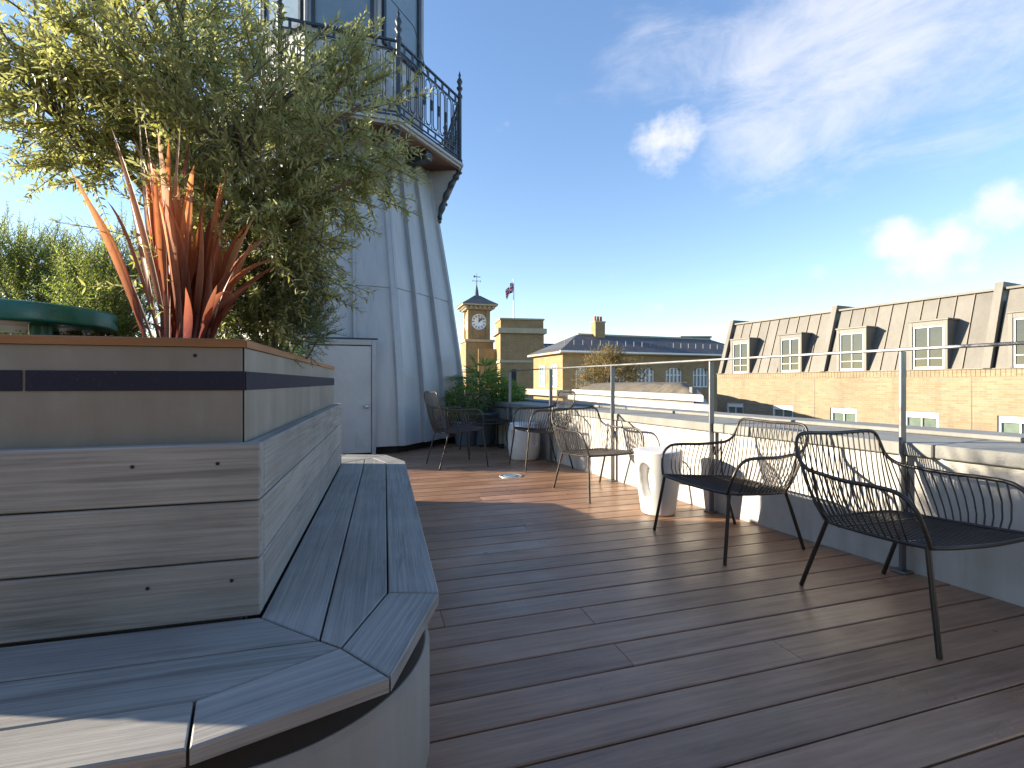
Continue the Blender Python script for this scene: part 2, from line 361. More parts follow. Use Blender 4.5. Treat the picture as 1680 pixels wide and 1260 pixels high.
def thing(name, label, cat, loc=(0, 0, 0), rz=0, group=None):
    o = bpy.data.objects.new(name, None); COL.objects.link(o); o.location = loc; o.rotation_euler = (0, 0, rz); o.empty_display_size = .1
    o['label'] = label; o['category'] = cat
    if group: o['group'] = group
    return o
def copy_tree(o, parent=None):
    c = o.copy(); COL.objects.link(c); c.parent = parent
    for ch in o.children: copy_tree(ch, c)
    return c
def inset(poly, d):
    n = len(poly); out = []
    A = sum(poly[i][0] * poly[(i + 1) % n][1] - poly[(i + 1) % n][0] * poly[i][1] for i in range(n)); sg = 1 if A > 0 else -1
    for i in range(n):
        p0, p1, p2 = (Vector(poly[(i + k) % n][:2]) for k in (-1, 0, 1))
        e1, e2 = (p1 - p0).normalized(), (p2 - p1).normalized()
        n1, n2 = Vector((-e1.y, e1.x)) * sg, Vector((-e2.y, e2.x)) * sg
        k = (n1 + n2); k = k / max(.15, k.dot(n1)); out.append((p1.x + k.x * d, p1.y + k.y * d))
    return out if A > 0 else out
def ccw(poly):
    n = len(poly); A = sum(poly[i][0] * poly[(i + 1) % n][1] - poly[(i + 1) % n][0] * poly[i][1] for i in range(n))
    return poly if A > 0 else poly[::-1]
def spline(pts, k=6, closed=False):
    P = [Vector(p) for p in pts]; m = len(P); out = []
    for i in range(m if closed else m - 1):
        g = lambda j: P[j % m] if closed else P[max(0, min(m - 1, j))]
        a, b, c, d = g(i - 1), g(i), g(i + 1), g(i + 2)
        for q in range(k):
            t = q / k; out.append(.5 * ((2 * b) + (c - a) * t + (2 * a - 5 * b + 4 * c - d) * t * t + (3 * b - a - 3 * c + d) * t ** 3))
    if not closed: out.append(P[-1])
    return out
def at(u, v, Y): Y *= .8667; return Vector(((u - 840) / F * Y, Y, HC + (HV - v) / F * Y))

# ------------------------------------------------------------------ setting: street and terrace slab
W0 = Vector((1.67, 2.961))                 # parapet inner face line
wd = Vector((-math.sin(R(24.2)), math.cos(R(24.2)))); wnrm = Vector((-math.cos(R(24.2)), -math.sin(R(24.2))))   # along (away), inward normal
g = MB().prism([(-3000, -3000), (3000, -3000), (3000, 3000), (-3000, 3000)], -14.3, -14.0).build('ground', M['asphalt'], kind='structure')
# the terrace building that carries the deck
tb = MB(); pr = lambda t, off: tuple(W0 + wd * t - wnrm * off)
tb.prism(ccw([pr(-6, .70), pr(6.2, .70), (-2.2, 11.0), (-9, 9.5), (-9, -4.5)]), -13.99, -.06)
t_ = tb.build('terrace_roof', M['roof_grey'], kind='structure')

# ------------------------------------------------------------------ deck boards, each its own piece
BA = R(90 - 73.4)                                                   # board direction angle from +X
bd = Vector((math.cos(BA), math.sin(BA))); bn = Vector((-bd.y, bd.x)); PITCH, PH = .1409, 1.380
deck = MB().prism(ccw([pr(-5.5, .02), pr(5.2, .02), (-2.2, 9.6), (-7, 8.0), (-7, -3.6)]), -.055, -.026).build('deck', M['dark_gap'], kind='structure')
def deck_board(s0, s1, c, k):
    w = PITCH - .0065; h = .026; b = .003
    prof = [(-w / 2, -h), (w / 2, -h), (w / 2, -b), (w / 2 - b, 0), (-w / 2 + b, 0), (-w / 2, -b)]
    L = s1 - s0; n = 6; vs = [(x, y, z) for x in (0, L) for y, z in prof]
    fs = [tuple(range(n)), tuple(range(2 * n - 1, n - 1, -1))] + [(i, n + i, n + (i + 1) % n, (i + 1) % n) for i in range(n)]
    p = bd * s0 + bn * c
    MB().add(vs, fs).build('deck_board', M['deck'], deck, (p.x, p.y, random.uniform(-.0006, .0006)), BA)
joints = {}
for (u, v) in ((964, 1010), (1025, 1075), (1291, 1066), (723, 1005)):
    Y = F * HC / (v - HV); p = Vector(((u - 840) / F * Y, Y)); k = round((p.dot(bn) - PH - PITCH / 2) / PITCH); joints.setdefault(k, []).append(p.dot(bd))
for k in range(-22, 50):
    c = PH + (k + .5) * PITCH
    # right end: at the parapet line; left end: far under planter / tower
    den = bd.dot(wnrm); s1 = ((W0 - bn * c).dot(wnrm)) / den + .01
    s0 = -6.0 + .3 * (k > 30) * (k - 30) * .2
    if k < -8: s0 = -4.5
    cuts = sorted(joints.get(k, []))
    if not cuts:
        x = s1 - random.uniform(.9, 4.2)
        if -7 < k < 9: x = s1 - random.choice((2.9, 3.3, 4.2))
        cuts = [x]
    while cuts[0] - s0 > 3.9: cuts.insert(0, cuts[0] - 3.6)
    ed = [s0] + cuts + [s1]
    for a, b in zip(ed[:-1], ed[1:]):
        if b - a > .1: deck_board(a + .0012, b - .0012, c, k)
# round light set flush in the deck
lt = thing('deck_light', 'round steel light set flush in the sunlit strip of deck', 'light', (-.01, 4.71, 0))
MB().lathe([(.118, .0005), (.118, .005), (.112, .007), (.09, .007), (.088, .004)], 40).build('bezel', M['steel_disc'], lt)
MB().lathe([(.0875, .0005), (.0875, .0045), (.05, .0062), (.001, .0066)], 32).build('lens', M['glass_blue'], lt)

# ------------------------------------------------------------------ parapet wall with coping slabs
CT, CB = .636, .574
par = thing('parapet_wall', 'white rendered parapet with wide grey stone coping along the deck', 'wall', (W0.x, W0.y, 0), math.atan2(wd.y, wd.x))
# local x runs away along the wall, local y = left/inward; wall body lies at y in [-.70, 0]
MB().box(((-5.6 + 5.2) / 2, -.35, CB / 2 - .001), (10.8, .70, CB)).build('wall_body', M['white_wall'], par)
x = -5.6; i = 0
while x < 5.18:
    L = min(1.20, 5.2 - x)
    if L > .1: MB().bbox((x + L / 2, -.355 + random.uniform(-.003, .003), (CT + CB) / 2 + random.uniform(-.001, .001)), (L - .008, .78, CT - CB), .005).build('coping_slab', M['coping'], par)
    x += L; i += 1
# raised strip along the outer side of the coping
x = -5.6
for L in (2.3, 2.2, 2.1, 2.1, 2.1):
    MB().bbox((x + L / 2, -.60, CT + .013), (L - .01, .27, .024), .004).build('flashing', M['coping'], par); x += L
# far return of the parapet, behind the plants
pend = W0 + wd * 5.2
par2 = thing('parapet_return', 'short parapet return with grey coping behind the potted palm', 'wall', (pend.x, pend.y, 0), math.atan2(wd.y, wd.x) + R(90))
MB().box((.95, -.345, CB / 2 - .001), (3.3, .68, CB)).build('wall_body', M['white_wall'], par2)
for q in range(3): MB().bbox((-.7 + .55 + 1.1 * q, -.35, (CT + CB) / 2 + .002), (1.092, .76, CT - CB), .005).build('coping_slab', M['coping'], par2)

# unseen pavilion, added behind the viewer to darken faces turned towards it
rp = thing('shade_pavilion', 'unseen brick pavilion added behind the viewpoint to darken faces towards it', 'building', (-.5, -2.6, 0), R(15))
MB().box((0, -1.5, 1.7), (7.0, 3.0, 3.4)).build('wall', M['brick_far'], rp)
for q in range(4): MB().bbox((-2.4 + 1.6 * q, .03, 1.2), (1.3, .06, 2.2), .01).build('glazed_door', M['glass'], rp)
MB().bbox((0, -1.4, 3.46), (7.3, 3.4, .12), .01).build('roof', M['roof_grey'], rp)

# ------------------------------------------------------------------ guard rail
gr = thing('guard_rail', 'slim grey steel guard rail standing along the parapet', 'railing', (W0.x, W0.y, 0), math.atan2(wd.y, wd.x))
PY = [1.265, 2.346, 3.424, 4.496, 5.592, 6.677]; px = [(y - W0.y) / math.cos(R(24.2)) for y in PY]
for q in px:
    p = MB().bbox((q, .034, .545), (.014, .042, 1.072), .003); p.build('post', M['rail'], gr)
    MB().bbox((q, .042, .005), (.07, .07, .008), .002).build('base_plate', M['rail'], gr)
    MB().bbox((q, .012, .44), (.05, .012, .06), .002).build('bracket', M['rail'], gr)
MB().bbox(((px[-1] - 4.9) / 2, .034, 1.090), (px[-1] + 4.9, .042, .014), .003).build('handrail', M['rail'], gr)

# ------------------------------------------------------------------ planter with wrap-round bench
PC = Vector((-.611, 1.154)); PR = R(15); S = .36
pl = thing('planter_bench', 'raised metal planter wrapped in grey board seating with curved plinth', 'planter bench', (PC.x, PC.y, 0), PR)
def planter_pt(a, b, z=0): return Vector((PC.x + a * math.cos(PR) - b * math.sin(PR), PC.y + a * math.sin(PR) + b * math.cos(PR), z))
BL, BF = -1.12, 2.27
arc = [(.405 * math.cos(t), -.395 * math.sin(t)) for t in np.linspace(0, math.pi / 2, 28)]
poly = [(BL + .03, -.395)] + arc[::-1] + [(x, BF - y) for x, y in arc] + [(BL + .03, BF + .395)]
pm = MB(); n = len(poly)
rings = [(poly, 0.001), (poly, .262), (inset(poly, .010), .274)]
pm.add([(p[0], p[1], z) for r, z in rings for p in r], [tuple(range(2 * n, 3 * n))] + [(r * n + i, r * n + (i + 1) % n, r * n + n + (i + 1) % n, r * n + n + i) for r in range(2) for i in range(n)], False)
po = pm.build('plinth', M['plinth'], pl)
for f in po.data.polygons: f.use_smooth = abs(f.normal.z) < .3 and f.area < .2
MB().prism(inset(poly, .013), .2745, S - .030).build('seat_frame', M['dark_gap'], pl)  # filled out and coloured black for the shade in the gap under the seat
def seat_board(poly, ang):
    poly = inset(ccw(poly), .0025); c, s = math.cos(-ang), math.sin(-ang); cx, cy = poly[0]
    loc = [((x - cx) * c - (y - cy) * s, (x - cx) * s + (y - cy) * c) for x, y in poly]
    MB().prism(loc, S - .029, S, .0025).build('seat_board', M['bench'], pl, (cx, cy, random.uniform(-.0007, .0007)), ang)
mir = lambda P: [(x, BF - y) for x, y in P]
m1, m2, b1, b2, k1, k2, b0 = (.153, -.147), (.2014, -.191), (.304, -.327), (.436, .022), (.30, .062), (-.037, -.303), (-.004, -.43)
seat_board([(0, 0), m1, (m1[0], BF + .147), (0, BF)], R(90))
seat_board([m1, m2, k1, mir([k1])[0], mir([m2])[0], mir([m1])[0]], R(90))
seat_board([k1, b2, mir([b2])[0], mir([k1])[0]], R(90))
cha = math.atan2(b2[1] - b1[1], b2[0] - b1[0]); chb = math.atan2(b1[1] - b0[1], b1[0] - b0[0])
for f_ in (lambda P: P, mir):
    sg = 1 if f_ is not mir else -1
    seat_board(f_([k1, m2, b1, b2]), cha * sg); seat_board(f_([m2, k2, b0, b1]), chb * sg)
    seat_board(f_([(0, 0), (BL, 0), (BL, -.147), m1]), 0); seat_board(f_([m1, (BL, -.147), (BL, -.303), k2, m2]), 0)
    seat_board(f_([k2, (BL, -.303), (BL, -.43), b0]), 0)
# upright boards of the backrest: three courses on the front and on the right side
for i in range(3):
    z0 = S + .004 + i * .1405; z1 = z0 + .1365
    MB().bbox((BL / 2, .021, (z0 + z1) / 2), (-BL - .002, .040, z1 - z0), .003).build('backrest_board', M['bench'], pl)
    o = MB().bbox((0, 0, 0), (BF - .046, .040, z1 - z0), .003).build('backrest_board', M['bench'], pl, (-.021, .0435 + (BF - .046) / 2, (z0 + z1) / 2), R(90))
    MB().bbox((BL / 2 - .03, BF - .021 , (z0 + z1) / 2), (-BL - .07, .036, z1 - z0), .003).build('backrest_board', M['bench'], pl)
    for sx in ((-.235, -.062, -.93) if i != 1 else ()):
        MB().lathe([(.0042, 0), (.004, .0012), (.0015, .0014)], 10).build('screw', M['dark_gap'], pl, (sx * 1.0 - (.03 if i else 0), -.0002, z1 - .045)).rotation_euler = (R(90), 0, 0)
ZT = S + .004 + 3 * .1405
# metal sheets above
a0, a1, c0, c1 = BL + .01, -.046, .047, BF - .06
def sheet(name, x0, x1, y0, y1, z0, z1, mat, bev=.002): return MB().bbox(((x0 + x1) / 2, (y0 + y1) / 2, (z0 + z1) / 2), (x1 - x0, y1 - y0, z1 - z0), bev).build(name, mat, pl)
ZM = 1.016
sheet('metal_sheet', a0, a1 - .0055, c0, c0 + .004, .30, ZM, M['zinc']); sheet('corner_joint', a1 - .0052, a1 - .0012, c0 + .0018, c0 + .006, .31, ZM, M['dark_gap'], .0003)
sheet('metal_sheet', a1 - .004, a1, c0 + .0022, 1.12, .30, ZM, M['zinc']); sheet('metal_sheet', a1 - .004, a1, 1.1235, c1, .30, ZM, M['zinc'])
sheet('metal_sheet', a0, a1 - .005, c1 - .004, c1, .30, ZM, M['zinc']); sheet('metal_sheet', a0, a0 + .004, c0 + .005, c1 - .005, .30, ZM, M['zinc'])
sheet('navy_stripe', -.490, a1 + .0004, c0 - .003, c0 - .0006, .910, .957, M['navy'], .0005); sheet('navy_stripe', a0, -.496, c0 - .003, c0 - .0006, .910, .957, M['navy'], .0005)
sheet('navy_stripe', a1 + .0008, a1 + .003, c0 + .001, c1 - .002, .910, .957, M['navy'], .0005)
MB().lathe([(.0045, 0), (.004, .0012), (.0015, .0014)], 10).build('screw', M['dark_gap'], pl, (-.155, c0 - .0003, .995)).rotation_euler = (R(90), 0, 0)
def trim(poly, ang):
    poly = ccw(poly); c, s = math.cos(-ang), math.sin(-ang); cx, cy = poly[0]
    MB().prism([((x - cx) * c - (y - cy) * s, (x - cx) * s + (y - cy) * c) for x, y in poly], ZM + .0005, 1.037, .003).build('trim_board', M['trim_wood'], pl, (cx, cy, 0), ang)
e = .006; T = .075
trim([(a0 - e, c0 - e), (a1 + e - .001, c0 - e), (a1 + e - T, c0 - e + T - .001), (a0 - e + T, c0 - e + T)], 0)
trim([(a1 + e, c0 - e + .001), (a1 + e, c1 + e), (a1 + e - T, c1 + e - T), (a1 + e - T + .001, c0 - e + T)], R(90))
trim([(a0 - e, c1 + e), (a1 + e - .001, c1 + e), (a1 + e - T, c1 + e - T + .001), (a0 - e + T, c1 + e - T)], 0)
trim([(a0 - e, c0 - e + .001), (a0 - e, c1 + e - .001), (a0 - e + T - .001, c1 + e - T), (a0 - e + T - .001, c0 - e + T)], R(90))
# soil with lumps
gx, gy = 44, 80; vs = []; fs = []
for j in range(gy + 1):
    for i in range(gx + 1):
        vs.append((a0 + .006 + (a1 - a0 - .012) * i / gx, c0 + .006 + (c1 - c0 - .012) * j / gy, 1.004 + random.uniform(0, .022)))
for j in range(gy):
    for i in range(gx): q = j * (gx + 1) + i; fs.append((q, q + 1, q + gx + 2, q + gx + 1))
MB().add(vs, fs, True).build('soil', M['soil'], pl)

# ------------------------------------------------------------------ foliage generators
def leaves_mesh(name, P, D, Nn, L, W, curl=.12):
    """P base, D direction, Nn surface normal (n,3); lens-shaped folded leaves, six points each"""
    n = len(P); D = D / np.linalg.norm(D, axis=1, keepdims=True)
    Sd = np.cross(D, Nn); Sd /= np.linalg.norm(Sd, axis=1, keepdims=True) + 1e-9; Nn = np.cross(Sd, D)
    L = L[:, None]; W = W[:, None]
    V = np.empty((n, 6, 3))
    V[:, 0] = P; V[:, 5] = P + D * L - Nn * L * curl
    V[:, 1] = P + D * L * .33 - Sd * W * .48 + Nn * W * .25; V[:, 2] = P + D * L * .33 + Sd * W * .48 + Nn * W * .25
    V[:, 3] = P + D * L * .7 - Sd * W * .40 + Nn * W * .15 - Nn * L * curl * .4; V[:, 4] = P + D * L * .7 + Sd * W * .40 + Nn * W * .15 - Nn * L * curl * .4
    me = bpy.data.meshes.new(name); me.vertices.add(n * 6); me.vertices.foreach_set('co', V.astype(np.float32).ravel())
    base = (np.arange(n) * 6)[:, None]
    loops = np.concatenate([base + [0, 2, 1], base + [1, 2, 4, 3], base + [3, 4, 5]], axis=1).ravel()
    tot = np.tile([3, 4, 3], n); start = np.concatenate([[0], np.cumsum(tot)[:-1]])
    me.loops.add(len(loops)); me.loops.foreach_set('vertex_index', loops.astype(np.int32))
    me.polygons.add(len(tot)); me.polygons.foreach_set('loop_start', start.astype(np.int32)); me.polygons.foreach_set('loop_total', tot.astype(np.int32))
    me.update(calc_edges=True); me.validate()
    a = me.attributes.new('tint', 'FLOAT', 'POINT'); a.data.foreach_set('value', np.repeat(rng.random(n), 6).astype(np.float32))
    return me
def unit(v): return v / (np.linalg.norm(v, axis=-1, keepdims=True) + 1e-9)
def twig_leaves(O, D, Lt, step, leafL, leafW, spread, droop, jit=.25, sub=None):
    """leaves in opposite pairs along twigs starting at O, heading D, length Lt"""
    P, DD, NN, LL, WW = [], [], [], [], []
    for o, d, lt in zip(O, D, Lt):
        k = max(3, int(lt / step)); t = (np.arange(k) + .5) / k
        dr = np.array([0, 0, -1.0]); pts = o + d * (t[:, None] * lt) + dr * (t[:, None] ** 2) * droop * lt
        side = unit(np.cross(d, rng.normal(size=3))); oth = np.cross(d, side)
        ang = np.arange(k) * 1.6 + rng.random() * 6
        for sg in (1, -1):
            s_ = sg * (np.cos(ang)[:, None] * side + np.sin(ang)[:, None] * oth)
            dl = unit(d * (1 - spread * .4) + s_ * spread + rng.normal(size=(k, 3)) * jit + np.array([0, 0, .1]))
            P.append(pts); DD.append(dl); NN.append(unit(np.array([0, 0, 1.0]) + rng.normal(size=(k, 3)) * .5))
            tp = 1 - .35 * t; LL.append(leafL * rng.uniform(.7, 1.15, k) * tp); WW.append(leafW * rng.uniform(.8, 1.2, k) * tp)
    return map(np.concatenate, (P, DD, NN, LL, WW))
def in_ellipsoids(E, n, shell=.5):
    """random points in a union of ellipsoids (cx,cy,cz,rx,ry,rz,weight), biased outwards"""
    w = np.array([e[6] for e in E]); w = w / w.sum(); out = []; src = []
    idx = rng.choice(len(E), size=n, p=w)
    for i in idx:
        e = E[i]; d = unit(rng.normal(size=3)); r = rng.random() ** shell
        out.append(np.array(e[:3]) + d * r * np.array(e[3:6])); src.append(i)
    return np.array(out), np.array(src)

# ------------------------------------------------------------------ olive tree
OB = planter_pt(-.55, .95, 1.0)
ol = thing('olive_tree', 'large silvery olive tree with dense crown growing in the planter', 'tree', OB)
ob = np.array(OB)
def W(u, v, Y): return np.array(at(u, v, Y))
def ell(u, v, Y, ru, rv, ry, w): c = W(u, v, Y); return (*c, ru * Y / F, ry, rv * Y / F, w)
E = [ell(150, 90, 2.10, 165, 150, .42, 1.5), ell(60, 120, 2.15, 90, 120, .30, .55), ell(290, 70, 2.2, 150, 140, .45, 1.2), ell(430, 205, 2.2, 160, 115, .42, 1.3), ell(545, 205, 2.2, 85, 85, .24, .60),
     ell(390, 320, 2.1, 150, 120, .24, 1.1), ell(510, 330, 2.05, 75, 95, .17, .55), ell(270, 220, 2.3, 150, 120, .36, .8), ell(130, 215, 2.15, 95, 70, .26, .45),
     ell(230, -130, 2.2, 220, 110, .45, .7), ell(405, 440, 2.05, 100, 95, .16, .5), ell(520, 130, 2.3, 60, 60, .2, .18)]
CC, csrc = in_ellipsoids(E, 180, .42)                     # sprays of twigs with gaps between them
ccen = np.array([E[i][:3] for i in csrc]); O = []; D = []; src = []
for c_, e_, i_ in zip(CC, ccen, csrc):
    od = unit(c_ - e_) * .75 + unit(c_ - ob) * .45 + np.array([0, 0, .12]) + rng.normal(size=3) * .25
    k_ = int(rng.integers(6, 13))
    for _ in range(k_): O.append(c_ + rng.normal(size=3) * .045); D.append(unit(od + rng.normal(size=3) * .42)); src.append(i_)
O = np.array(O); D = np.array(D)
# the feathery shoots at the left edge
SL = [((95, 260), (5, 282)), ((110, 275), (20, 262)), ((150, 290), (60, 300)), ((60, 60), (-40, 20)), ((70, 120), (-20, 110)), ((70, 160), (-10, 140)), ((110, 235), (30, 205)), ((190, 295), (130, 305)), ((120, 270), (40, 250)),
      ((560, 350), (600, 385)), ((570, 300), (610, 330)), ((600, 230), (655, 215)), ((600, 180), (650, 160)), ((540, 400), (590, 400))]
O2 = []; D2 = []; L2 = []
for (p, q) in SL:
    for rep in range(3):
        Y = 2.05 + random.uniform(-.12, .12); a, b = W(p[0] + random.uniform(-14, 14), p[1] + random.uniform(-10, 10), Y), W(q[0], q[1], Y + random.uniform(-.1, .1)); O2.append(a); D2.append(unit(b - a)); L2.append(np.linalg.norm(b - a) * random.uniform(.6, 1.05))
O = np.vstack([O, O2]); D = np.vstack([D, D2]); Lt = np.concatenate([rng.uniform(.13, .27, len(src)), L2])
P, DD, NN, LL, WW = twig_leaves(O - ob, D, Lt, .0135, .048, .0105, .75, .12)
lm = leaves_mesh('crown', P, DD, NN, LL, WW); obj('crown', lm, M['olive_leaf'], ol, kind='stuff')
tw = MB()
for o, d, l in zip(O - ob, D, Lt): tw.tube([o, o + d * l * .5 + np.array([0, 0, -.03 * l]), o + d * l + np.array([0, 0, -.12 * l])], [.0022, .0017, .0008], 3, caps=False)
for c_, e_ in zip(CC - ob, ccen - ob):
    tw.tube([e_ * .8 + np.array([0, 0, .03]), (c_ + e_) / 2 + rng.normal(size=3) * .02, c_], [.006, .0045, .0025], 4, caps=False)
tw.build('twigs', M['bark'], ol, kind='stuff')
trk = MB(); trk.tube(spline([(0, 0, -.03), (.02, .01, .15), (-.01, .03, .32), (.03, .02, .5), (.02, .05, .75)], 5), list(np.linspace(.052, .034, 21)), 10); trk.build('trunk', M['bark'], ol)
for e in E:
    c = np.array(e[:3]) - ob; s0 = np.array([.01, .03, random.uniform(.3, .7)]); mid = (s0 + c) / 2 + rng.normal(size=3) * .05 + np.array([0, 0, .06])
    MB().tube(spline([s0, mid, c, c + unit(c - s0) * .2 + rng.normal(size=3) * .04], 5), list(np.linspace(.018, .004, 16)), 6).build('branch', M['bark'], ol)
    
# ------------------------------------------------------------------ rosemary-like shrubs
def shrub(name, label, cat, base, E, n, mat, lt=(.12, .25), leafL=.02, leafW=.0032, step=.008, up=.8, droop=-.05, group=None, spread=.9, stem=.0016):
    b = np.array(base); t = thing(name, label, cat, base, group=group)
    O, src = in_ellipsoids(E, n, .5); cent = np.array([E[i][:3] for i in src])
    D = unit(unit(O - cent) * .55 + rng.normal(size=O.shape) * .3 + np.array([0, 0, up])); Lt = rng.uniform(*lt, n)
    P, DD, NN, LL, WW = twig_leaves(O - b, D, Lt, step, leafL, leafW, spread, droop, .2)
    obj('foliage', leaves_mesh('foliage', P, DD, NN, LL, WW), mat, t, kind='stuff')
    st = MB()
    for o, d, l in zip(O - b, D, Lt): st.tube([o, o + d * l], [stem, stem * .5], 3, caps=False)
    for e in E:
        c = np.array(e[:3]) - b
        for _ in range(5): q = c + rng.normal(size=3) * np.array(e[3:6]) * .45; st.tube([(c[0] * .4, c[1] * .4, -.03), (q + np.array([c[0] * .4, c[1] * .4, 0])) / 2 + rng.normal(size=3) * .02, q], [stem * 4, stem * 3, stem * 1.4], 4, caps=False)
    st.build('stems', M['bark'], t, kind='stuff'); return t
shrub('rosemary_shrub', 'upright green rosemary shrub behind the teal lid at far left', 'shrub', W(40, 545, 2.7) * [1, 1, 0] + [0, 0, 1.0],
      [ell(25, 440, 2.7, 85, 45, .22, 1), ell(-50, 430, 2.8, 80, 60, .2, .5), ell(105, 465, 2.7, 60, 45, .2, .7), ell(55, 490, 2.6, 110, 35, .2, .8), ell(60, 530, 2.6, 150, 20, .12, 1.2)], 1500, M['bright_shrub'], (.08, .17), .023, .0052)
shrub('rosemary_shrub', 'loose grey-green rosemary bush between the teal lid and red blades', 'shrub', W(190, 548, 2.3) * [1, 1, 0] + [0, 0, 1.0],
      [ell(180, 475, 2.45, 60, 55, .2, 1), ell(225, 450, 2.6, 60, 60, .2, .7), ell(165, 515, 2.3, 45, 30, .15, .6)], 700, M['bright_shrub'], (.07, .15), .021, .0045)
shrub('rosemary_shrub', 'dense dark green bush overhanging the planter corner by the tower door', 'shrub', planter_pt(-.25, 1.2, 1.0),
      [ell(465, 500, 2.15, 60, 62, .15, 1.2), ell(420, 520, 2.1, 60, 50, .15, 1), ell(440, 445, 2.15, 70, 55, .15, .8), ell(500, 540, 2.3, 30, 26, .10, .4), ell(380, 500, 2.1, 40, 60, .14, .6)], 1300, M['rosemary'], (.07, .14), .019, .004, up=.5)

shrub('groundcover', 'low dry green groundcover filling the soil under the teal lid', 'plant', planter_pt(-.72, 1.15, 1.0),
      [ell(40, 545, 2.45, 170, 9, .22, 1.2), ell(150, 540, 2.3, 60, 10, .15, .6)], 700, M['bright_shrub'], (.05, .10), .022, .006, up=.4)

# ------------------------------------------------------------------ red flax with broad blades
FB = at(300, 552, 1.75); FB.z = 1.0
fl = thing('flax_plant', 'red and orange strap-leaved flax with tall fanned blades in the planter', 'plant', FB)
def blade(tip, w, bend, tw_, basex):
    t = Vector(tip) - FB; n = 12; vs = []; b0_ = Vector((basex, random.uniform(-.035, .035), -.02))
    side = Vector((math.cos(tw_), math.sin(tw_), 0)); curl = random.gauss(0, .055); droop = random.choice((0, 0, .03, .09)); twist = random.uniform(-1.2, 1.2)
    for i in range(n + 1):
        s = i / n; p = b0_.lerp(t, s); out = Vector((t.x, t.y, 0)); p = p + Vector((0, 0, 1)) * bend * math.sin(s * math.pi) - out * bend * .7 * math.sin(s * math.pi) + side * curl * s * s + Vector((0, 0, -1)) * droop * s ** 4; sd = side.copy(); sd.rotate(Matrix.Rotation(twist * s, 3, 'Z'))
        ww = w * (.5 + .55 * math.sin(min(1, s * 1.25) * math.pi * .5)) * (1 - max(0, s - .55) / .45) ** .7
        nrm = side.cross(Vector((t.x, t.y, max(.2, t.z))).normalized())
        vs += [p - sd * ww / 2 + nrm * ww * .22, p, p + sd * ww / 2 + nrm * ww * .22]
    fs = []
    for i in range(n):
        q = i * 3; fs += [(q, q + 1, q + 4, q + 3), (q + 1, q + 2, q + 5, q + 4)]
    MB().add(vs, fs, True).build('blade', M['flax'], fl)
tips = [((105, 278), 1.72, .022, .04), ((168, 300), 1.78, .024, .03), ((180, 280), 1.70, .020, .02), ((150, 330), 1.84, .018, .03)]
for k in range(26): tips.append(((random.uniform(192, 285), random.uniform(200, 300)), 1.72 + random.uniform(-.12, .16), random.uniform(.022, .038), random.uniform(-.01, .04)))
for k in range(20): tips.append(((random.uniform(318, 372), random.uniform(275, 360)), 1.75 + random.uniform(-.12, .15), random.uniform(.02, .033), random.uniform(-.01, .04)))
for k in range(18): tips.append(((random.uniform(370, 440), random.uniform(345, 440)), 1.72 + random.uniform(-.14, .14), random.uniform(.016, .028), random.uniform(.0, .06)))
for k in range(14): tips.append(((random.uniform(225, 390), random.uniform(420, 500)), 1.72 + random.uniform(-.12, .12), random.uniform(.016, .026), .02))
for (uv, Y, w, bn_) in tips: blade(at(uv[0], uv[1], Y), w, bn_, random.uniform(-.5, .5), (uv[0] - 300) / 900 * .35 + random.uniform(-.03, .03))

# ------------------------------------------------------------------ teal lid on a post in the planter
tl = thing('round_lid', 'teal painted metal disc on a short foot at the planter rim', 'metal lid', at(22, 550, 2.05) * 1.0)
tl.location.z = 1.07
MB().lathe([(.001, .064), (.27, .064), (.298, .066), (.302, .070), (.303, .076), (.302, .122), (.298, .130), (.28, .136), (.12, .143), (.001, .145)], 72).build('disc', M['teal'], tl)
for a in (100, 220, 340): MB().lathe([(.032, -.085), (.032, .065)], 20, (.17 * math.cos(R(a)), .17 * math.sin(R(a)), 0)).build('foot', M['teal'], tl)
MB().lathe([(.03, -.085), (.03, .065)], 20, (0.0, -.16, 0)).build('foot', M['teal'], tl)

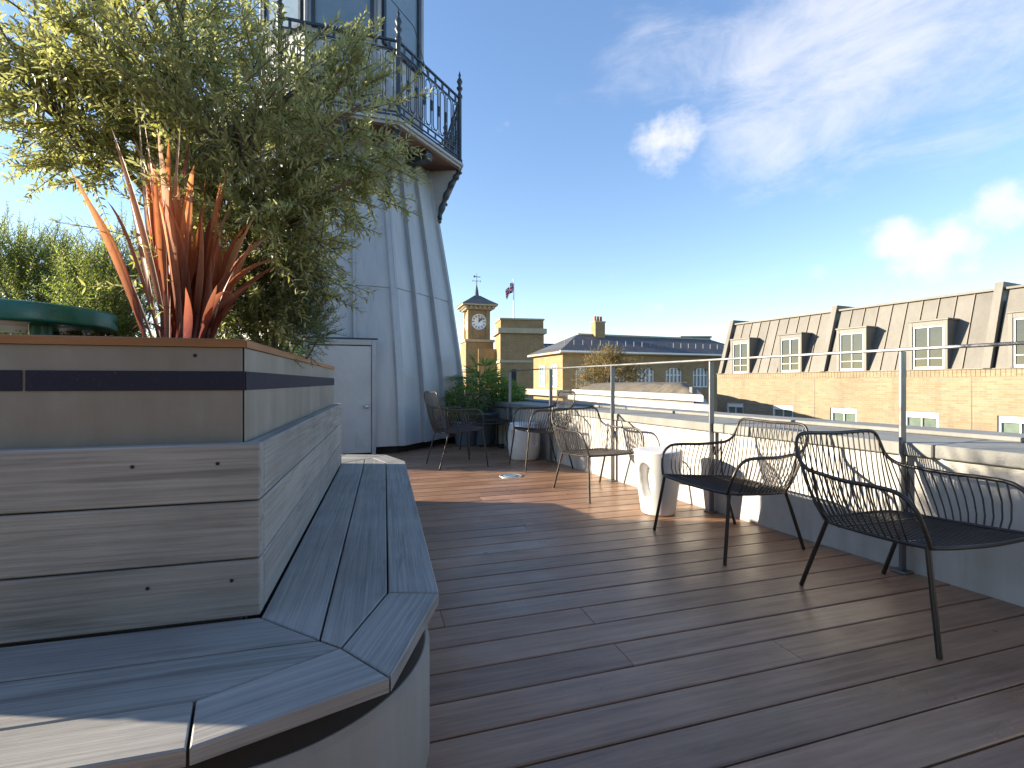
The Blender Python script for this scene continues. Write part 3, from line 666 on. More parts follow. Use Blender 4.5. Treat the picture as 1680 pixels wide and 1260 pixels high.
# ------------------------------------------------------------------ lighthouse tower
TC = Vector((-2.68, 7.70)); TA = R(-50.5)
tw_ = thing('lighthouse_tower', 'blue-grey metal clad octagonal tower with iron balcony and low door', 'tower', (TC.x, TC.y, 0))
prz, prr = [0, .5, .9, 1.5, 2.156, 2.9, 3.6, 4.0, 4.4], [1.938, 1.912, 1.885, 1.805, 1.705, 1.582, 1.462, 1.395, 1.32]
TR = lambda z: float(np.interp(z, prz, prr))
def tv(k, r, z): a = TA + R(45) * k; return Vector((r * math.cos(a), r * math.sin(a), z))
def facet_pt(k, s, z, off=0, rr=None):
    r = (rr or TR(z)); a, b = tv(k, r, z), tv(k + 1, r, z); p = a.lerp(b, s); am = TA + R(45) * (k + .5); return p + Vector((math.cos(am), math.sin(am), 0)) * off
cuts = [0, .30, .62, 1.0]
for k in range(8):
    for (z0, z1, off) in ((.10, 2.195, 0.0), (2.20, 4.34, .008)):
        nz_ = 7
        for s0, s1 in zip(cuts[:-1], cuts[1:]):
            vs = []; fs = []
            for i in range(nz_ + 1):
                z = z0 + (z1 - z0) * i / nz_; vs += [facet_pt(k, s0, z, off + .045), facet_pt(k, s1, z, off), facet_pt(k, s0, z, off - .012), facet_pt(k, s1, z, off - .012)]
            for i in range(nz_):
                q = i * 4; fs += [(q, q + 1, q + 5, q + 4), (q + 3, q + 2, q + 6, q + 7), (q + 2, q, q + 4, q + 6), (q + 1, q + 3, q + 7, q + 5)]
            q = nz_ * 4; fs += [(0, 2, 3, 1), (q, q + 1, q + 3, q + 2)]
            MB().add(vs, fs).build('wall_panel', M['lead'], tw_)
    for s in cuts[:-1]:
        wd_ = .034 if s else .055; hh = .072 if s else .055
        vs = []; fs = []; nz_ = 12; zz0, zz1 = .105, 4.335
        if k == 7 and 0 < s < 1: zz0 = 1.47
        for i in range(nz_ + 1):
            z = zz0 + (zz1 - zz0) * i / nz_; wS = wd_ / (TR(z) * .765)
            if s: vs += [facet_pt(k, s - wS / 2, z, .001), facet_pt(k, s - wS / 2 * .8, z, hh), facet_pt(k, s + wS / 2 * .8, z, hh), facet_pt(k, s + wS / 2, z, .001)]
            else: vs += [facet_pt(k - 1, 1 - wS, z, .001), facet_pt(k - 1, 1 - wS * .5, z, hh), facet_pt(k, wS * .5, z, hh), facet_pt(k, wS, z, .001)]
        for i in range(nz_):
            q = i * 4
            for j in range(3): fs.append((q + j, q + j + 1, q + j + 5, q + j + 4))
        fs += [(0, 3, 2, 1), (nz_ * 4, nz_ * 4 + 1, nz_ * 4 + 2, nz_ * 4 + 3)]
        MB().add(vs, fs).build('seam', M['seam'], tw_)
MB().prism([tuple(tv(k, 1.85, 0)[:2]) for k in range(8)], .001, .12).build('base_skirt', M['dark_gap'], tw_)
# door in the facet towards the deck
am = TA + R(-22.5); dn = Vector((math.cos(am), math.sin(am), 0)); dt = Vector((-math.sin(am), math.cos(am), 0))
ap = TR(0) * math.cos(R(22.5)); dpos = dn * (ap + .006)
dr = MB().bbox((0, 0, .71), (.74, .05, 1.36), .004).build('door', M['door_paint'], tw_, dpos, am + R(90))
for (cx, cz, sx, sz) in ((-.40, .74, .05, 1.46), (.40, .74, .05, 1.46), (0, 1.435, .748, .07)): MB().bbox((cx, .02, cz), (sx, .13, sz), .004).build('door_frame', M['seam'], dr)
MB().bbox((0, -.03, 1.482), (.90, .05, .016), .003).build('door_hood', M['iron'], dr)
kn = MB(); kn.lathe([(.026, 0), (.026, .006), (.012, .01), (.011, .035), (.024, .042), (.026, .055), (.015, .065), (.002, .066)], 16)
ko = kn.build('door_knob', M['steel_disc'], dr, (.31, -.0255, .62)); ko.rotation_euler = (R(90), 0, 0)
# balcony
RB = 1.86; ZB = 4.39
MB().prism([tuple(tv(k, RB + .06, 0)[:2]) for k in range(8)], ZB - .045, ZB, .01).build('balcony_floor', M['seam'], tw_)
MB().prism([tuple(tv(k, RB + .03, 0)[:2]) for k in range(8)], ZB - .085, ZB - .047).build('balcony_edge', M['seam'], tw_)
MB().prism([tuple(tv(k, RB - .01, 0)[:2]) for k in range(8)], ZB - .105, ZB - .087).build('soffit', M['soffit'], tw_)
for k in range(8):
    a = TA + R(45) * (k + .5); MB().bbox((0, 0, 0), (.56, .14, .13), .01).build('joist', M['iron'], tw_, (1.40 * math.cos(a), 1.40 * math.sin(a), ZB - .172), a)
    # bracket under each corner: plate, curved rib, scroll bumps
    a = TA + R(45) * k; br = thing_loc = None
    prof = [(1.30, ZB - .107), (1.85, ZB - .107), (1.81, ZB - .19), (1.70, ZB - .36), (1.60, ZB - .60), (1.53, ZB - .84), (1.47, ZB - .88), (1.40, ZB - .5)]
    vs = [(x, y, z) for y in (-.012, .012) for x, z in prof]; n = len(prof)
    b_ = MB().add(vs, [tuple(range(n)), tuple(range(2 * n - 1, n - 1, -1))] + [(i, n + i, n + (i + 1) % n, (i + 1) % n) for i in range(n)]).build('bracket', M['seam'], tw_, (0, 0, 0), a)
    rib = spline([(1.86, 0, ZB - .12), (1.80, 0, ZB - .22), (1.70, 0, ZB - .38), (1.60, 0, ZB - .62), (1.53, 0, ZB - .86)], 6)
    rb = MB(); 
    rb.tube(rib, [.045 + .012 * math.sin(i * 1.35) for i in range(len(rib))], 8)
    rb.lathe([(.001, -.05), (.045, -.03), (.05, 0), (.03, .04), (.001, .06)], 12, (1.52, 0, ZB - .90))
    rb.build('bracket_scroll', M['iron'], b_)
# railing panels
ED = 2 * RB * math.sin(R(22.5)); rl = MB(); rail_len = ED - .06
for z, t in ((1.03, .016), (.915, .012), (.10, .012), (.185, .011), (.055, .010)): rl.box((0, 0, z), (rail_len, .03 if z > 1 else .018, t * 1.6))
nl = 8; pitch = rail_len / nl
for i in range(nl):
    cx = -rail_len / 2 + pitch * (i + .5); w2 = pitch * .30; h0, h1 = .235, .875
    loop = [(cx + w2 * math.cos(t), 0, h1 - w2 + w2 * math.sin(t)) for t in np.linspace(0, math.pi, 9)] + [(cx - w2 * math.cos(t), 0, h0 + w2 - w2 * math.sin(t)) for t in np.linspace(0, math.pi, 9)]
    rl.tube(loop, .0085, 5, closed=True)
    rl.box((cx, 0, .975), (.035, .016, .10)); rl.box((cx, 0, .143), (.022, .016, .07))
    xb = cx + pitch / 2
    if i < nl - 1:
        rl.tube([(xb, 0, .195), (xb, 0, .905)], .007, 5); rl.lathe([(.004, -.09), (.022, -.05), (.012, -.02), (.026, 0), (.012, .02), (.022, .05), (.004, .09)], 8, (xb, 0, .55))
    for zz in (h0 + .02, h1 - .02): rl.tube([(cx - .5 * pitch, 0, zz + (.035 if zz > .5 else -.035)), (cx, 0, zz + (.03 if zz > .5 else -.03)), (cx + .5 * pitch, 0, zz + (.035 if zz > .5 else -.035))], .005, 4)
rme = rl.mesh('railing_panel'); ps = MB()
ps.lathe([(.045, 0), (.045, .05), (.032, .07), (.032, 1.02), (.045, 1.04), (.045, 1.07), (.028, 1.09), (.022, 1.14), (.045, 1.17), (.05, 1.19), (.022, 1.22), (.03, 1.25), (.046, 1.29), (.03, 1.33), (.012, 1.36), (.022, 1.39), (.010, 1.43), (.002, 1.46)], 12)
pme = ps.mesh('railing_post')
for k in range(8):
    a = tv(k, RB, ZB); b = tv(k + 1, RB, ZB); obj('railing_panel', rme, M['iron'], tw_, (a + b) / 2, math.atan2(b.y - a.y, b.x - a.x)); obj('railing_post', pme, M['iron'], tw_, a)
# upper shaft
RU = 1.24
for k in range(8):
    p = [facet_pt(k, s, 0, 0, RU) for s in (0, 1)]; L = (p[1] - p[0]).length; an = math.atan2(p[1].y - p[0].y, p[1].x - p[0].x)
    MB().bbox((0, .006, 0), (L - .004, .012, 3.6), .002).build('shaft_panel', M['lead'], tw_, ((p[0].x + p[1].x) / 2, (p[0].y + p[1].y) / 2, ZB + 1.80), an)
    MB().tube([tv(k, RU, ZB), tv(k, RU, 8.0)], .03, 8).build('corner_roll', M['seam'], tw_)
    mid = (p[0] + p[1]) / 2; wz = 6.75
    wf = MB(); 
    for (cx, cz, sx, sz) in ((-.385, 0, .05, 1.95), (.385, 0, .05, 1.95), (0, .95, .72, .05), (0, -.95, .72, .05)): wf.bbox((cx, -.018, cz), (sx, .05, sz), .004)
    wo = wf.build('window_frame', M['iron'], tw_, (mid.x, mid.y, wz), an)
    MB().box((0, -.006, 0), (.72, .006, 1.85)).build('pane', M['glass_blue'], wo)
MB().lathe([(1.42, 7.98), (1.46, 8.04), (1.42, 8.12), (1.1, 8.5), (.6, 8.95), (.12, 9.2), (.04, 9.5), (.01, 10.1)], 8, a0=TA, smooth=False).build('lantern_roof', M['lead'], tw_)
MB().tube([facet_pt(7, .86, 0, .12, RU) + Vector((0, 0, 6.6)), facet_pt(0, .3, 0, .4, RU) + Vector((0, 0, 6.02)), tv(1, RU + .12, 5.75)], .006, 5).build('cable', M['iron'], tw_)

# unseen hedge planter, added left of the tower to shadow the far deck
hp = thing('shadow_hedge', 'unseen boxed hedge added beside the tower to shadow the far deck', 'planter', (-3.45, 5.78, 0), R(4))
MB().bbox((0, 0, .35), (2.0, 1.1, .70), .01).build('planter_box', M['zinc'], hp)
Pc = rng.uniform([-.98, -.53, .75], [.98, .53, 1.45], (9000, 3)); Dc = unit(rng.normal(size=(9000, 3)) + [0, 0, .4])
obj('hedge', leaves_mesh('hedge', Pc, Dc, unit(rng.normal(size=(9000, 3)) + [0, 0, .6]), rng.uniform(.035, .06, 9000), rng.uniform(.018, .03, 9000)), M['rosemary'], hp, kind='stuff')

# ------------------------------------------------------------------ wire lounge chairs
def chair_parts():
    half = [(.305, .275, .372), (.325, .268, .43), (.342, .245, .495), (.347, .185, .538), (.343, .08, .545), (.335, -.06, .541), (.318, -.19, .546), (.308, -.275, .553), (.298, -.332, .585), (.290, -.358, .637), (.270, -.368, .676), (.222, -.37, .690)]
    rim = half + [(.11, -.374, .688), (0, -.376, .686), (-.11, -.374, .688)] + [(-x, y, z) for x, y, z in half[::-1]]
    rim = spline(rim, 5)
    # arc-length sampling of the rim
    d = [0]
    for a, b in zip(rim[:-1], rim[1:]): d.append(d[-1] + (b - a).length)
    def rim_at(s):
        x = s * d[-1]; i = int(np.searchsorted(d, x)); i = max(1, min(len(d) - 1, i)); t = (x - d[i - 1]) / (d[i] - d[i - 1] + 1e-9); return rim[i - 1].lerp(rim[i], t)
    base = spline([(.305, .275, .372), (.300, .10, .358), (.288, -.10, .348), (.262, -.215, .344), (.20, -.262, .343), (0, -.272, .342), (-.20, -.262, .343), (-.262, -.215, .344), (-.288, -.10, .348), (-.300, .10, .358), (-.305, .275, .372)], 6)
    e = [0]
    for a, b in zip(base[:-1], base[1:]): e.append(e[-1] + (b - a).length)
    def base_at(s):
        x = s * e[-1]; i = int(np.searchsorted(e, x)); i = max(1, min(len(e) - 1, i)); t = (x - e[i - 1]) / (e[i] - e[i - 1] + 1e-9); return base[i - 1].lerp(base[i], t)
    parts = []
    parts.append(('top_frame', MB().tube(rim, .0085, 8)))
    fr = MB(); front = spline([(.305, .275, .372), (.20, .300, .372), (0, .312, .371), (-.20, .300, .372), (-.305, .275, .372)], 6)
    fr.tube(base + front[::-1][1:-1], .0075, 7, closed=True); parts.append(('seat_frame', fr))
    rods = MB(); n = 54
    for i in range(3, n - 2):
        s = i / n; a, b = base_at(s), rim_at(.055 + s * .89)
        m_ = a.lerp(b, .5); out = Vector((m_.x, m_.y * 1.0, 0)).normalized(); 
        rods.tube([a, a.lerp(b, .22) + out * .014, a.lerp(b, .55) + out * .016, a.lerp(b, .85) + out * .006, b], .0036, 5, caps=False)
    parts.append(('side_and_back_rods', rods))
    seat = MB()
    for i in range(21):
        x = -.268 + .536 * i / 20; yf = .312 - .40 * x * x; yb = -.272 + (.012 if abs(x) < .2 else .012 + (abs(x) - .2) * .75)
        seat.tube([(x, yf, .372), (x * .985, .12, .357), (x * .97, -.08, .346), (x * .96, yb, .343)], .0031, 5, caps=False)
    for y, z in ((.16, .3525), (-.12, .3405)): seat.tube([(-.297, y, z + .005), (0, y, z), (.297, y, z + .005)], .0055, 6)
    parts.append(('seat_rods', seat))
    for sx in (1, -1):
        parts.append(('leg', MB().tube([(sx * .303, .262, .370), (sx * .338, .325, .003)], .0105, 8)))
        parts.append(('leg', MB().tube([(sx * .268, -.205, .345), (sx * .285, -.335, .003)], .0105, 8)))
        parts.append(('back_post', MB().tube(spline([(sx * .268, -.205, .345), (sx * .30, -.225, .44), (sx * .320, -.24, .566)], 4), .0065, 6)))
    for n, m in parts: m.v = [(x * .88, y * .89, z * (.945 if z < .36 else .95 + (z - .36) * .16)) for x, y, z in m.v]
    return [(n, m.mesh(n)) for n, m in parts]
CP = chair_parts()
def chair(c, face, label, sc=(1, 1, 1)):
    t = thing('wire_chair', label, 'chair', (c[0], c[1], 0), math.atan2(face[1], face[0]) - R(90), 'black wire lounge chairs on the deck')
    t.scale = sc
    for nme, me in CP: obj(nme, me, M['chair'], t)
    return t
chair((1.645, 1.956), (.27, -.963), 'nearest black wire lounge chair at the right edge of the deck')
chair((1.258, 2.783), (-.948, -.318), 'black wire lounge chair just right of the tapered white stool')
chair((.726, 4.03), (.458, -.889), 'black wire lounge chair just left of the tapered white stool')
chair((.316, 5.23), (-.948, -.318), 'tall black wire chair in front of the barrel-shaped white stool', (.88, .95, 1.19))
chair((-.624, 5.335), (.875, .48), 'tall black wire chair beside the tower with its back to the bench', (.86, .93, 1.19))
chair((-.40, 6.37), (.4, -.92), 'farthest black wire chair standing before the potted palm', (.9, .93, 1.1))

# ------------------------------------------------------------------ stools and low table
def stool(name, label, loc, rz, prof, scoops):
    t = thing(name, label, 'stool', (*loc, 0), rz)
    nt, nzz = 120, 64; H = prof[-1][1]; vs = []; fs = []
    for j in range(nzz + 1):
        z = H * j / nzz; r = float(np.interp(z, [p[1] for p in prof], [p[0] for p in prof]))
        for i in range(nt):
            a = 2 * math.pi * i / nt; rr = r
            for (ac, zc, wa, hz, dep) in scoops:
                da = (a - ac + math.pi) % (2 * math.pi) - math.pi; q = math.hypot(da / wa, (z - zc) / hz)
                if q < 1: k = min(1, (1 - q) / .35); rr -= dep * k * k * (3 - 2 * k)
            vs.append((rr * math.cos(a), rr * math.sin(a), z + .002))
    for j in range(nzz):
        for i in range(nt): fs.append((j * nt + i, j * nt + (i + 1) % nt, (j + 1) * nt + (i + 1) % nt, (j + 1) * nt + i))
    MB().add(vs, fs, True).add(vs[:nt], [tuple(range(nt - 1, -1, -1))]).build('body', M['stool'], t)
    r = prof[-1][0]
    MB().lathe([(r - .002, H - .002), (r + .002, H + .006), (r, H + .016), (r - .012, H + .020), (r - .05, H + .018), (.001, H + .017)], 64).build('top', M['stool'], t)
    return t
stool('white_stool', 'tapered white plastic stool with an oval side hollow between two chairs', (1.045, 3.40), 0,
      [(.112, 0), (.118, .006), (.142, .18), (.160, .33), (.166, .40), (.168, .43)], [(R(216), .235, .46, .145, .065), (R(36), .235, .46, .145, .065)])
stool('white_stool', 'barrel-shaped white plastic stool in the shade under a wire chair', (.145, 5.75), 0,
      [(.150, 0), (.168, .015), (.184, .07), (.196, .16), (.196, .27), (.186, .37), (.172, .42)], [(R(225), .27, .26, .11, .035), (R(315), .27, .26, .11, .035)])
tb_ = thing('low_table', 'small black low table on a pedestal by the potted palm', 'table', (-.22, 6.9, 0))
MB().lathe([(.30, .385), (.305, .39), (.305, .40), (.30, .405)], 40).build('table_top', M['chair'], tb_)
MB().lathe([(.024, .02), (.024, .384)], 16).build('pedestal', M['chair'], tb_)
for a in (20, 110, 200, 290): MB().box((.13 * math.cos(R(a)), .13 * math.sin(R(a)), .016), (.27, .04, .026), R(a)).build('foot', M['chair'], tb_)

# ------------------------------------------------------------------ potted palm and leafy pot
def pot(t, r, h, mat): MB().lathe([(r * .72, 0.002), (r * .78, .02), (r, h * .92), (r * 1.06, h * .93), (r * 1.06, h), (r * .92, h), (r * .9, h * .9), (.001, h * .9)], 36).build('pot', mat, t)
pp = thing('potted_palm', 'spiky green fan palm in a blue-grey pot at the end of the deck', 'potted plant', (-.45, 7.15, 0)); pot(pp, .24, .48, M['pot'])
MB().tube(spline([(0, 0, .42), (.01, 0, .6), (-.02, .01, .86)], 4), .04, 8).build('trunk', M['bark'], pp)
for i in range(26):
    az = random.uniform(0, 6.28); el = random.uniform(.15, 1.35); L = random.uniform(.22, .42); d = Vector((math.cos(az) * math.cos(el), math.sin(az) * math.cos(el), math.sin(el)))
    o = Vector((random.uniform(-.03, .03), 0, random.choice((.66, .82, .86)))); h = o + d * L; n = 16
    P = np.tile(np.array(h), (n, 1)); side = np.array(d.cross(Vector((0, 0, 1))).normalized()); upv = np.cross(side, np.array(d)); th = np.linspace(-1.25, 1.25, n)
    Dl = np.cos(th)[:, None] * np.array(d) + np.sin(th)[:, None] * side + rng.normal(size=(n, 3)) * .08 + np.array([0, 0, -.12])
    me = leaves_mesh('frond', P, Dl, np.tile(upv, (n, 1)) + rng.normal(size=(n, 3)) * .1, np.full(n, .24) * rng.uniform(.8, 1.15, n), np.full(n, .02), .1)
    fo = obj('frond', me, M['palm_leaf'], pp); MB().tube([o, o.lerp(h, .5) + Vector((0, 0, .01)), h], .005, 4).build('stalk', M['palm_leaf'], fo)
pp2 = thing('potted_shrub', 'round dark green bush in a pot left of the palm', 'potted plant', (-.12, 7.42, 0)); pot(pp2, .22, .40, M['pot'])
Pc = unit(rng.normal(size=(2600, 3))) * (rng.random((2600, 1)) ** .4) * [.36, .34, .30] + [0, 0, .66]
obj('foliage', leaves_mesh('foliage', Pc, unit((Pc - [0, 0, .6]) * 2 + rng.normal(size=Pc.shape) * .4), unit(rng.normal(size=Pc.shape) + [0, 0, 1]), rng.uniform(.04, .08, 2600), rng.uniform(.015, .028, 2600)), M['palm_leaf'], pp2, kind='stuff')
pp3 = thing('potted_shrub', 'low green bush in a pot against the tower foot', 'potted plant', (-.68, 7.02, 0)); pot(pp3, .20, .36, M['pot'])
Pc = unit(rng.normal(size=(2200, 3))) * (rng.random((2200, 1)) ** .4) * [.32, .3, .30] + [0, 0, .62]
obj('foliage', leaves_mesh('foliage', Pc, unit((Pc - [0, 0, .5]) * 2 + rng.normal(size=Pc.shape) * .4), unit(rng.normal(size=Pc.shape) + [0, 0, 1]), rng.uniform(.05, .1, 2200), rng.uniform(.010, .018, 2200)), M['palm_leaf'], pp3, kind='stuff')

# ------------------------------------------------------------------ brick terrace with mansard roof, across the street
BO = Vector((10.5, 23.4)); tba = R(-66.1)
bt = thing('brick_terrace', 'yellow brick terrace with grey metal mansard roof and dormers', 'building', (BO.x, BO.y, 0), tba)
ZE, ZR, YB, YT = 1.33, 3.78, .04, .86; X0, X1 = -.5, 19.4
def slope_y(z): return YB + (YT - YB) * (z - ZE) / (ZR - ZE)
lw = [q * .885 for q in (.62, 3.42, 6.28, 9.12, 11.85, 14.65, 17.4, 20.1)]; LWW, LZ0, LZ1 = .98, -1.75, -.07
# brick wall built as piers and bands round the window openings
xs = [X0] + [q for c in lw for q in (c - LWW / 2, c + LWW / 2)] + [X1]
wb = MB()
for i in range(0, len(xs), 2): wb.box(((xs[i] + xs[i + 1]) / 2, .17, (LZ0 + LZ1) / 2), (xs[i + 1] - xs[i], .34, LZ1 - LZ0))
wb.box(((X0 + X1) / 2, .17, (LZ1 + ZE) / 2), (X1 - X0, .34, ZE - LZ1)); wb.box(((X0 + X1) / 2, .17, (LZ0 - 13.99) / 2), (X1 - X0, .34, LZ0 + 13.99))
wb.build('brick_wall', M['brick'], bt)
MB().box(((X0 + X1) / 2, 5.2, (-13.99 + ZR - .3) / 2), (X1 - X0 - .02, 8.4, ZR - .3 + 13.99)).build('roof_mass', M['roof_grey'], bt)
so = MB(); 
for i in range(int((X1 - X0) / .115)): so.box((X0 + .0575 + i * .115, .158, ZE - .112), (.105, .34, .22))
so.build('soldier_course', M['brick'], bt, kind='stuff')
MB().box(((X0 + X1) / 2, .14, ZE + .012), (X1 - X0, .40, .022)).build('gutter_flashing', M['mansard_seam'], bt)
for c in lw:
    wn_ = MB(); wz = (LZ0 + LZ1) / 2; h = LZ1 - LZ0
    for (cx, cz, sx, sz) in ((-LWW / 2 + .035, 0, .07, h), (LWW / 2 - .035, 0, .07, h), (0, h / 2 - .10, LWW - .142, .20), (0, -h / 2 + .04, LWW - .142, .08), (0, -.04, .03, h - .30), (0, .12, LWW - .142, .05)): wn_.bbox((cx, .09 if cz != -.04 else .096, cz), (sx, .08, sz), .004)
    wo = wn_.build('window', M['white_paint'], bt, (c, 0, wz)); MB().box((0, .125, -.02), (LWW - .13, .008, h - .2)).build('pane', M['glass_green'] if 'glass_green' in M else M['glass'], wo)
    MB().bbox((0, -.02, -h / 2 - .04), (LWW + .12, .16, .07), .005).build('sill', M['stone'], wo)
ups = [q * .885 for q in (-.28, 5.42, 11.05, 16.6, 21.7)]; sl_len = math.hypot(YT - YB, ZR - ZE); tilt = math.atan2(YT - YB, ZR - ZE)
Mt = Matrix.Rotation(-tilt, 3, 'X')
for i, (u0, u1) in enumerate(zip(ups[:-1], ups[1:])):
    n = 10; w = (u1 - u0 - .30) / n
    for k in range(n):
        x = u0 + .15 + w * (k + .5); mm = MB(); mm.box((0, 0, 0), (w - .004, .02, sl_len), mat=Mt)
        po_ = mm.build('roof_sheet', M['mansard'], bt, (x, (YB + YT) / 2, (ZE + ZR) / 2 + .02))
        if k: MB().box((-w / 2, 0, 0) , (.022, .05, sl_len - .02), mat=Mt).build('standing_seam', M['mansard_seam'], po_, (0, -.028 * math.cos(tilt), .0))
    MB().bbox(((u0 + u1) / 2, YT + .06, ZR + .05), (u1 - u0 - .24, .34, .08), .01).build('ridge_cap', M['mansard'], bt)
for u in ups:
    b = MB(); vs = []
    for x in (-.10, .10):
        for (y, z) in ((YB - .16, ZE + .026), (YB - .10, ZE + .026), (YT + .3, ZE + .026), (YT + 1.6, ZE + .6), (YT + 1.6, ZR + .26), (YT - .14, ZR + .26)): vs.append((x, y, z))
    n = 6; b.add(vs, [tuple(range(n - 1, -1, -1)), tuple(range(n, 2 * n))] + [(i, (i + 1) % n, n + (i + 1) % n, n + i) for i in range(n)]).build('party_upstand', M['mansard'], bt, (u, 0, 0))
dms = [q * .885 for q in (1.02, 3.86, 6.66, 9.38, 12.2, 14.95, 17.7)]
for c in dms:
    W2, D0, H0, H1 = .53, -.075, ZE + .03, 2.95
    d = MB(); yb = slope_y(H1) + .25
    # cheeks, roof, head and jambs
    for sx in (-1, 1):
        vs = [(sx * W2 - sx * t, y, z) for t in (0, .09) for (y, z) in ((D0, H0), (D0, H1), (slope_y(H1) + .04, H1), (slope_y(H0) + .04, H0))]
        d.add(vs, [(0, 1, 2, 3), (7, 6, 5, 4), (0, 4, 5, 1), (1, 5, 6, 2), (3, 2, 6, 7), (0, 3, 7, 4)])
    d.bbox((0, (D0 - .03 + yb) / 2, H1 + .03), (2 * W2 + .06, yb - D0 + .03, .06), .008); d.box((0, D0 + .06, H1 - .075), (2 * W2 - .182, .10, .148))
    do = d.build('dormer', M['mansard'], bt, (c, 0, 0))
    fr = MB(); a, b_, z0, z1 = -W2 + .092, W2 - .092, H0 + .002, H1 - .152; zc = (z0 + z1) / 2
    for (cx, cz, sx, sz, yy) in ((a + .024, zc, .048, z1 - z0, .14), (b_ - .024, zc, .048, z1 - z0, .14), (0, z1 - .025, b_ - a - .10, .05, .14), (0, z0 + .04, b_ - a - .10, .08, .14), (0, zc, b_ - a - .10, .045, .137),
                                 (0, zc + (z1 - zc) / 2, .028, z1 - zc - .1, .143), (0, z0 + (zc - z0) / 2 + .02, .028, zc - z0 - .13, .143), (0, z0 + (zc - z0) * .5, b_ - a - .10, .022, .144)): fr.bbox((cx, D0 + yy - .075, cz), (sx, .05, sz), .004)
    fo = fr.build('sash_window', M['white_paint'], do); MB().box((0, D0 + .083, zc), (b_ - a - .12, .006, z1 - z0 - .1)).build('pane', M['glass'], fo)
for c in (4.45, 9.4, 14.3): MB().tube([(c, .005, ZE - .25), (c, -.05, -13.9)], .014, 6).build('movement_joint', M['mansard_seam'], bt)

# ------------------------------------------------------------------ neighbouring roof with white cornice
nb = thing('cornice_building', 'low building with stepped white cornice below the guard rail', 'building', (4.88, 12.13, 0))
foot = ccw([(0, 0), (-2.18, 9.3), (5.5, 20.5), (3.6, 9.6)])
for (nm, z0, z1, ins) in (('wall', -13.9, .155, .30), ('cornice', .16, .36, -.16), ('wall', .361, .429, .22), ('cornice', .43, .60, 0.0)): MB().prism(inset(foot, ins), z0, z1, .02).build(nm, M['cornice'], nb)
fi = [Vector((*p, 0)) for p in inset(foot, .16)]; vs = []; fs = []; gx, gy = 40, 30
q0, q1, q2, q3 = fi
for j in range(gy + 1):
    for i in range(gx + 1):
        p = q0.lerp(q1, i / gx).lerp(q3.lerp(q2, i / gx), j / gy); e_ = min(i, j, gx - i, gy - j) / 5
        vs.append((p.x, p.y, .57 + .33 * math.sin(min(1, e_) * math.pi / 2) + (random.uniform(-.035, .035) if e_ else -.02)))
for j in range(gy):
    for i in range(gx): q = j * (gx + 1) + i; fs.append((q, q + 1, q + gx + 2, q + gx + 1))
MB().add(vs, fs, True).build('sedum_roof', M['sedum'], nb)
MB().bbox((.12, 1.0, .35), (.14, .2, .9), .01).build('downpipe_box', M['roof_grey'], nb)
shrub('autumn_shrub', 'yellow-green autumn shrub growing on the sedum roof', 'shrub', W(995, 633, 30.0),
      [ell(990, 605, 30, 28, 28, 1.0, 1), ell(1030, 612, 30.5, 26, 20, .9, .7), ell(962, 625, 30, 16, 14, .6, .4), ell(1005, 588, 30, 14, 14, .6, .4)], 900, M['autumn'], (.2, .5), .09, .05, .05, up=.5, stem=.008)

# ------------------------------------------------------------------ slate-roofed station building
SB = Vector((4.15, 39.0)); sba = R(20)
sb = thing('station_range', 'brick range with hipped slate roof, arched windows and brick chimney', 'building', (SB.x, SB.y, 0), sba)
LX, LYD, ZEv, ZRd = 21.0, 6.2, 3.30, 5.25
win = [2.1 + 3.0 * i for i in range(7)]; ww = 1.75; wz0, wz1 = .45, 2.25
bw = MB(); xs = [0] + [q for c in win if c < LX - 1 for q in (c - ww / 2, c + ww / 2)] + [LX]
for i in range(0, len(xs), 2): bw.box(((xs[i] + xs[i + 1]) / 2, .2, (wz0 + wz1) / 2), (xs[i + 1] - xs[i], .4, wz1 - wz0))
bw.box((LX / 2, .2, (wz1 + ZEv) / 2), (LX, .4, ZEv - wz1)); bw.box((LX / 2, .2, (wz0 - 13.9) / 2), (LX, .4, wz0 + 13.9)); bw.box((.2, LYD / 2 + .2, (ZEv - 13.9) / 2), (.4, LYD - .4, ZEv + 13.9)); bw.box((LX - .2, LYD / 2 + .2, (ZEv - 13.9) / 2), (.4, LYD - .4, ZEv + 13.9))
bw.build('brick_wall', M['brick_far'], sb)
for c in win:
    if c > LX - 1: continue
    f_ = MB(); h = wz1 - wz0
    for q in range(5): f_.box((-ww / 2 + .06 + (ww - .12) * q / 4, .12, (wz0 + wz1) / 2), (.09, .1, h))
    for zz in (wz0 + .06, wz0 + h * .62, wz1 - .06): f_.box((0, .125, zz), (ww - .1, .08, .09))
    # arched spandrels in brick
    wo = f_.build('window', M['white_paint'], sb, (c, 0, 0)); MB().box((0, .2, (wz0 + wz1) / 2), (ww, .02, h)).build('pane', M['glass_blue'], wo)
    ar = MB()
    for sx in (-1, 1):
        pts = [(sx * ww / 2, wz1 + .001), (sx * ww / 2, wz1 - .42)] + [(sx * ww / 2 * math.cos(t), wz1 - .42 + .40 * math.sin(t)) for t in np.linspace(.15, math.pi / 2, 8)]
        n = len(pts); vs = [(x, y, z) for y in (.01, .1) for x, z in pts]; ar.add(vs, [tuple(range(n)), tuple(range(2 * n - 1, n - 1, -1))] + [(i, n + i, n + (i + 1) % n, (i + 1) % n) for i in range(n)])
    ar.build('arch', M['brick_far'], wo)
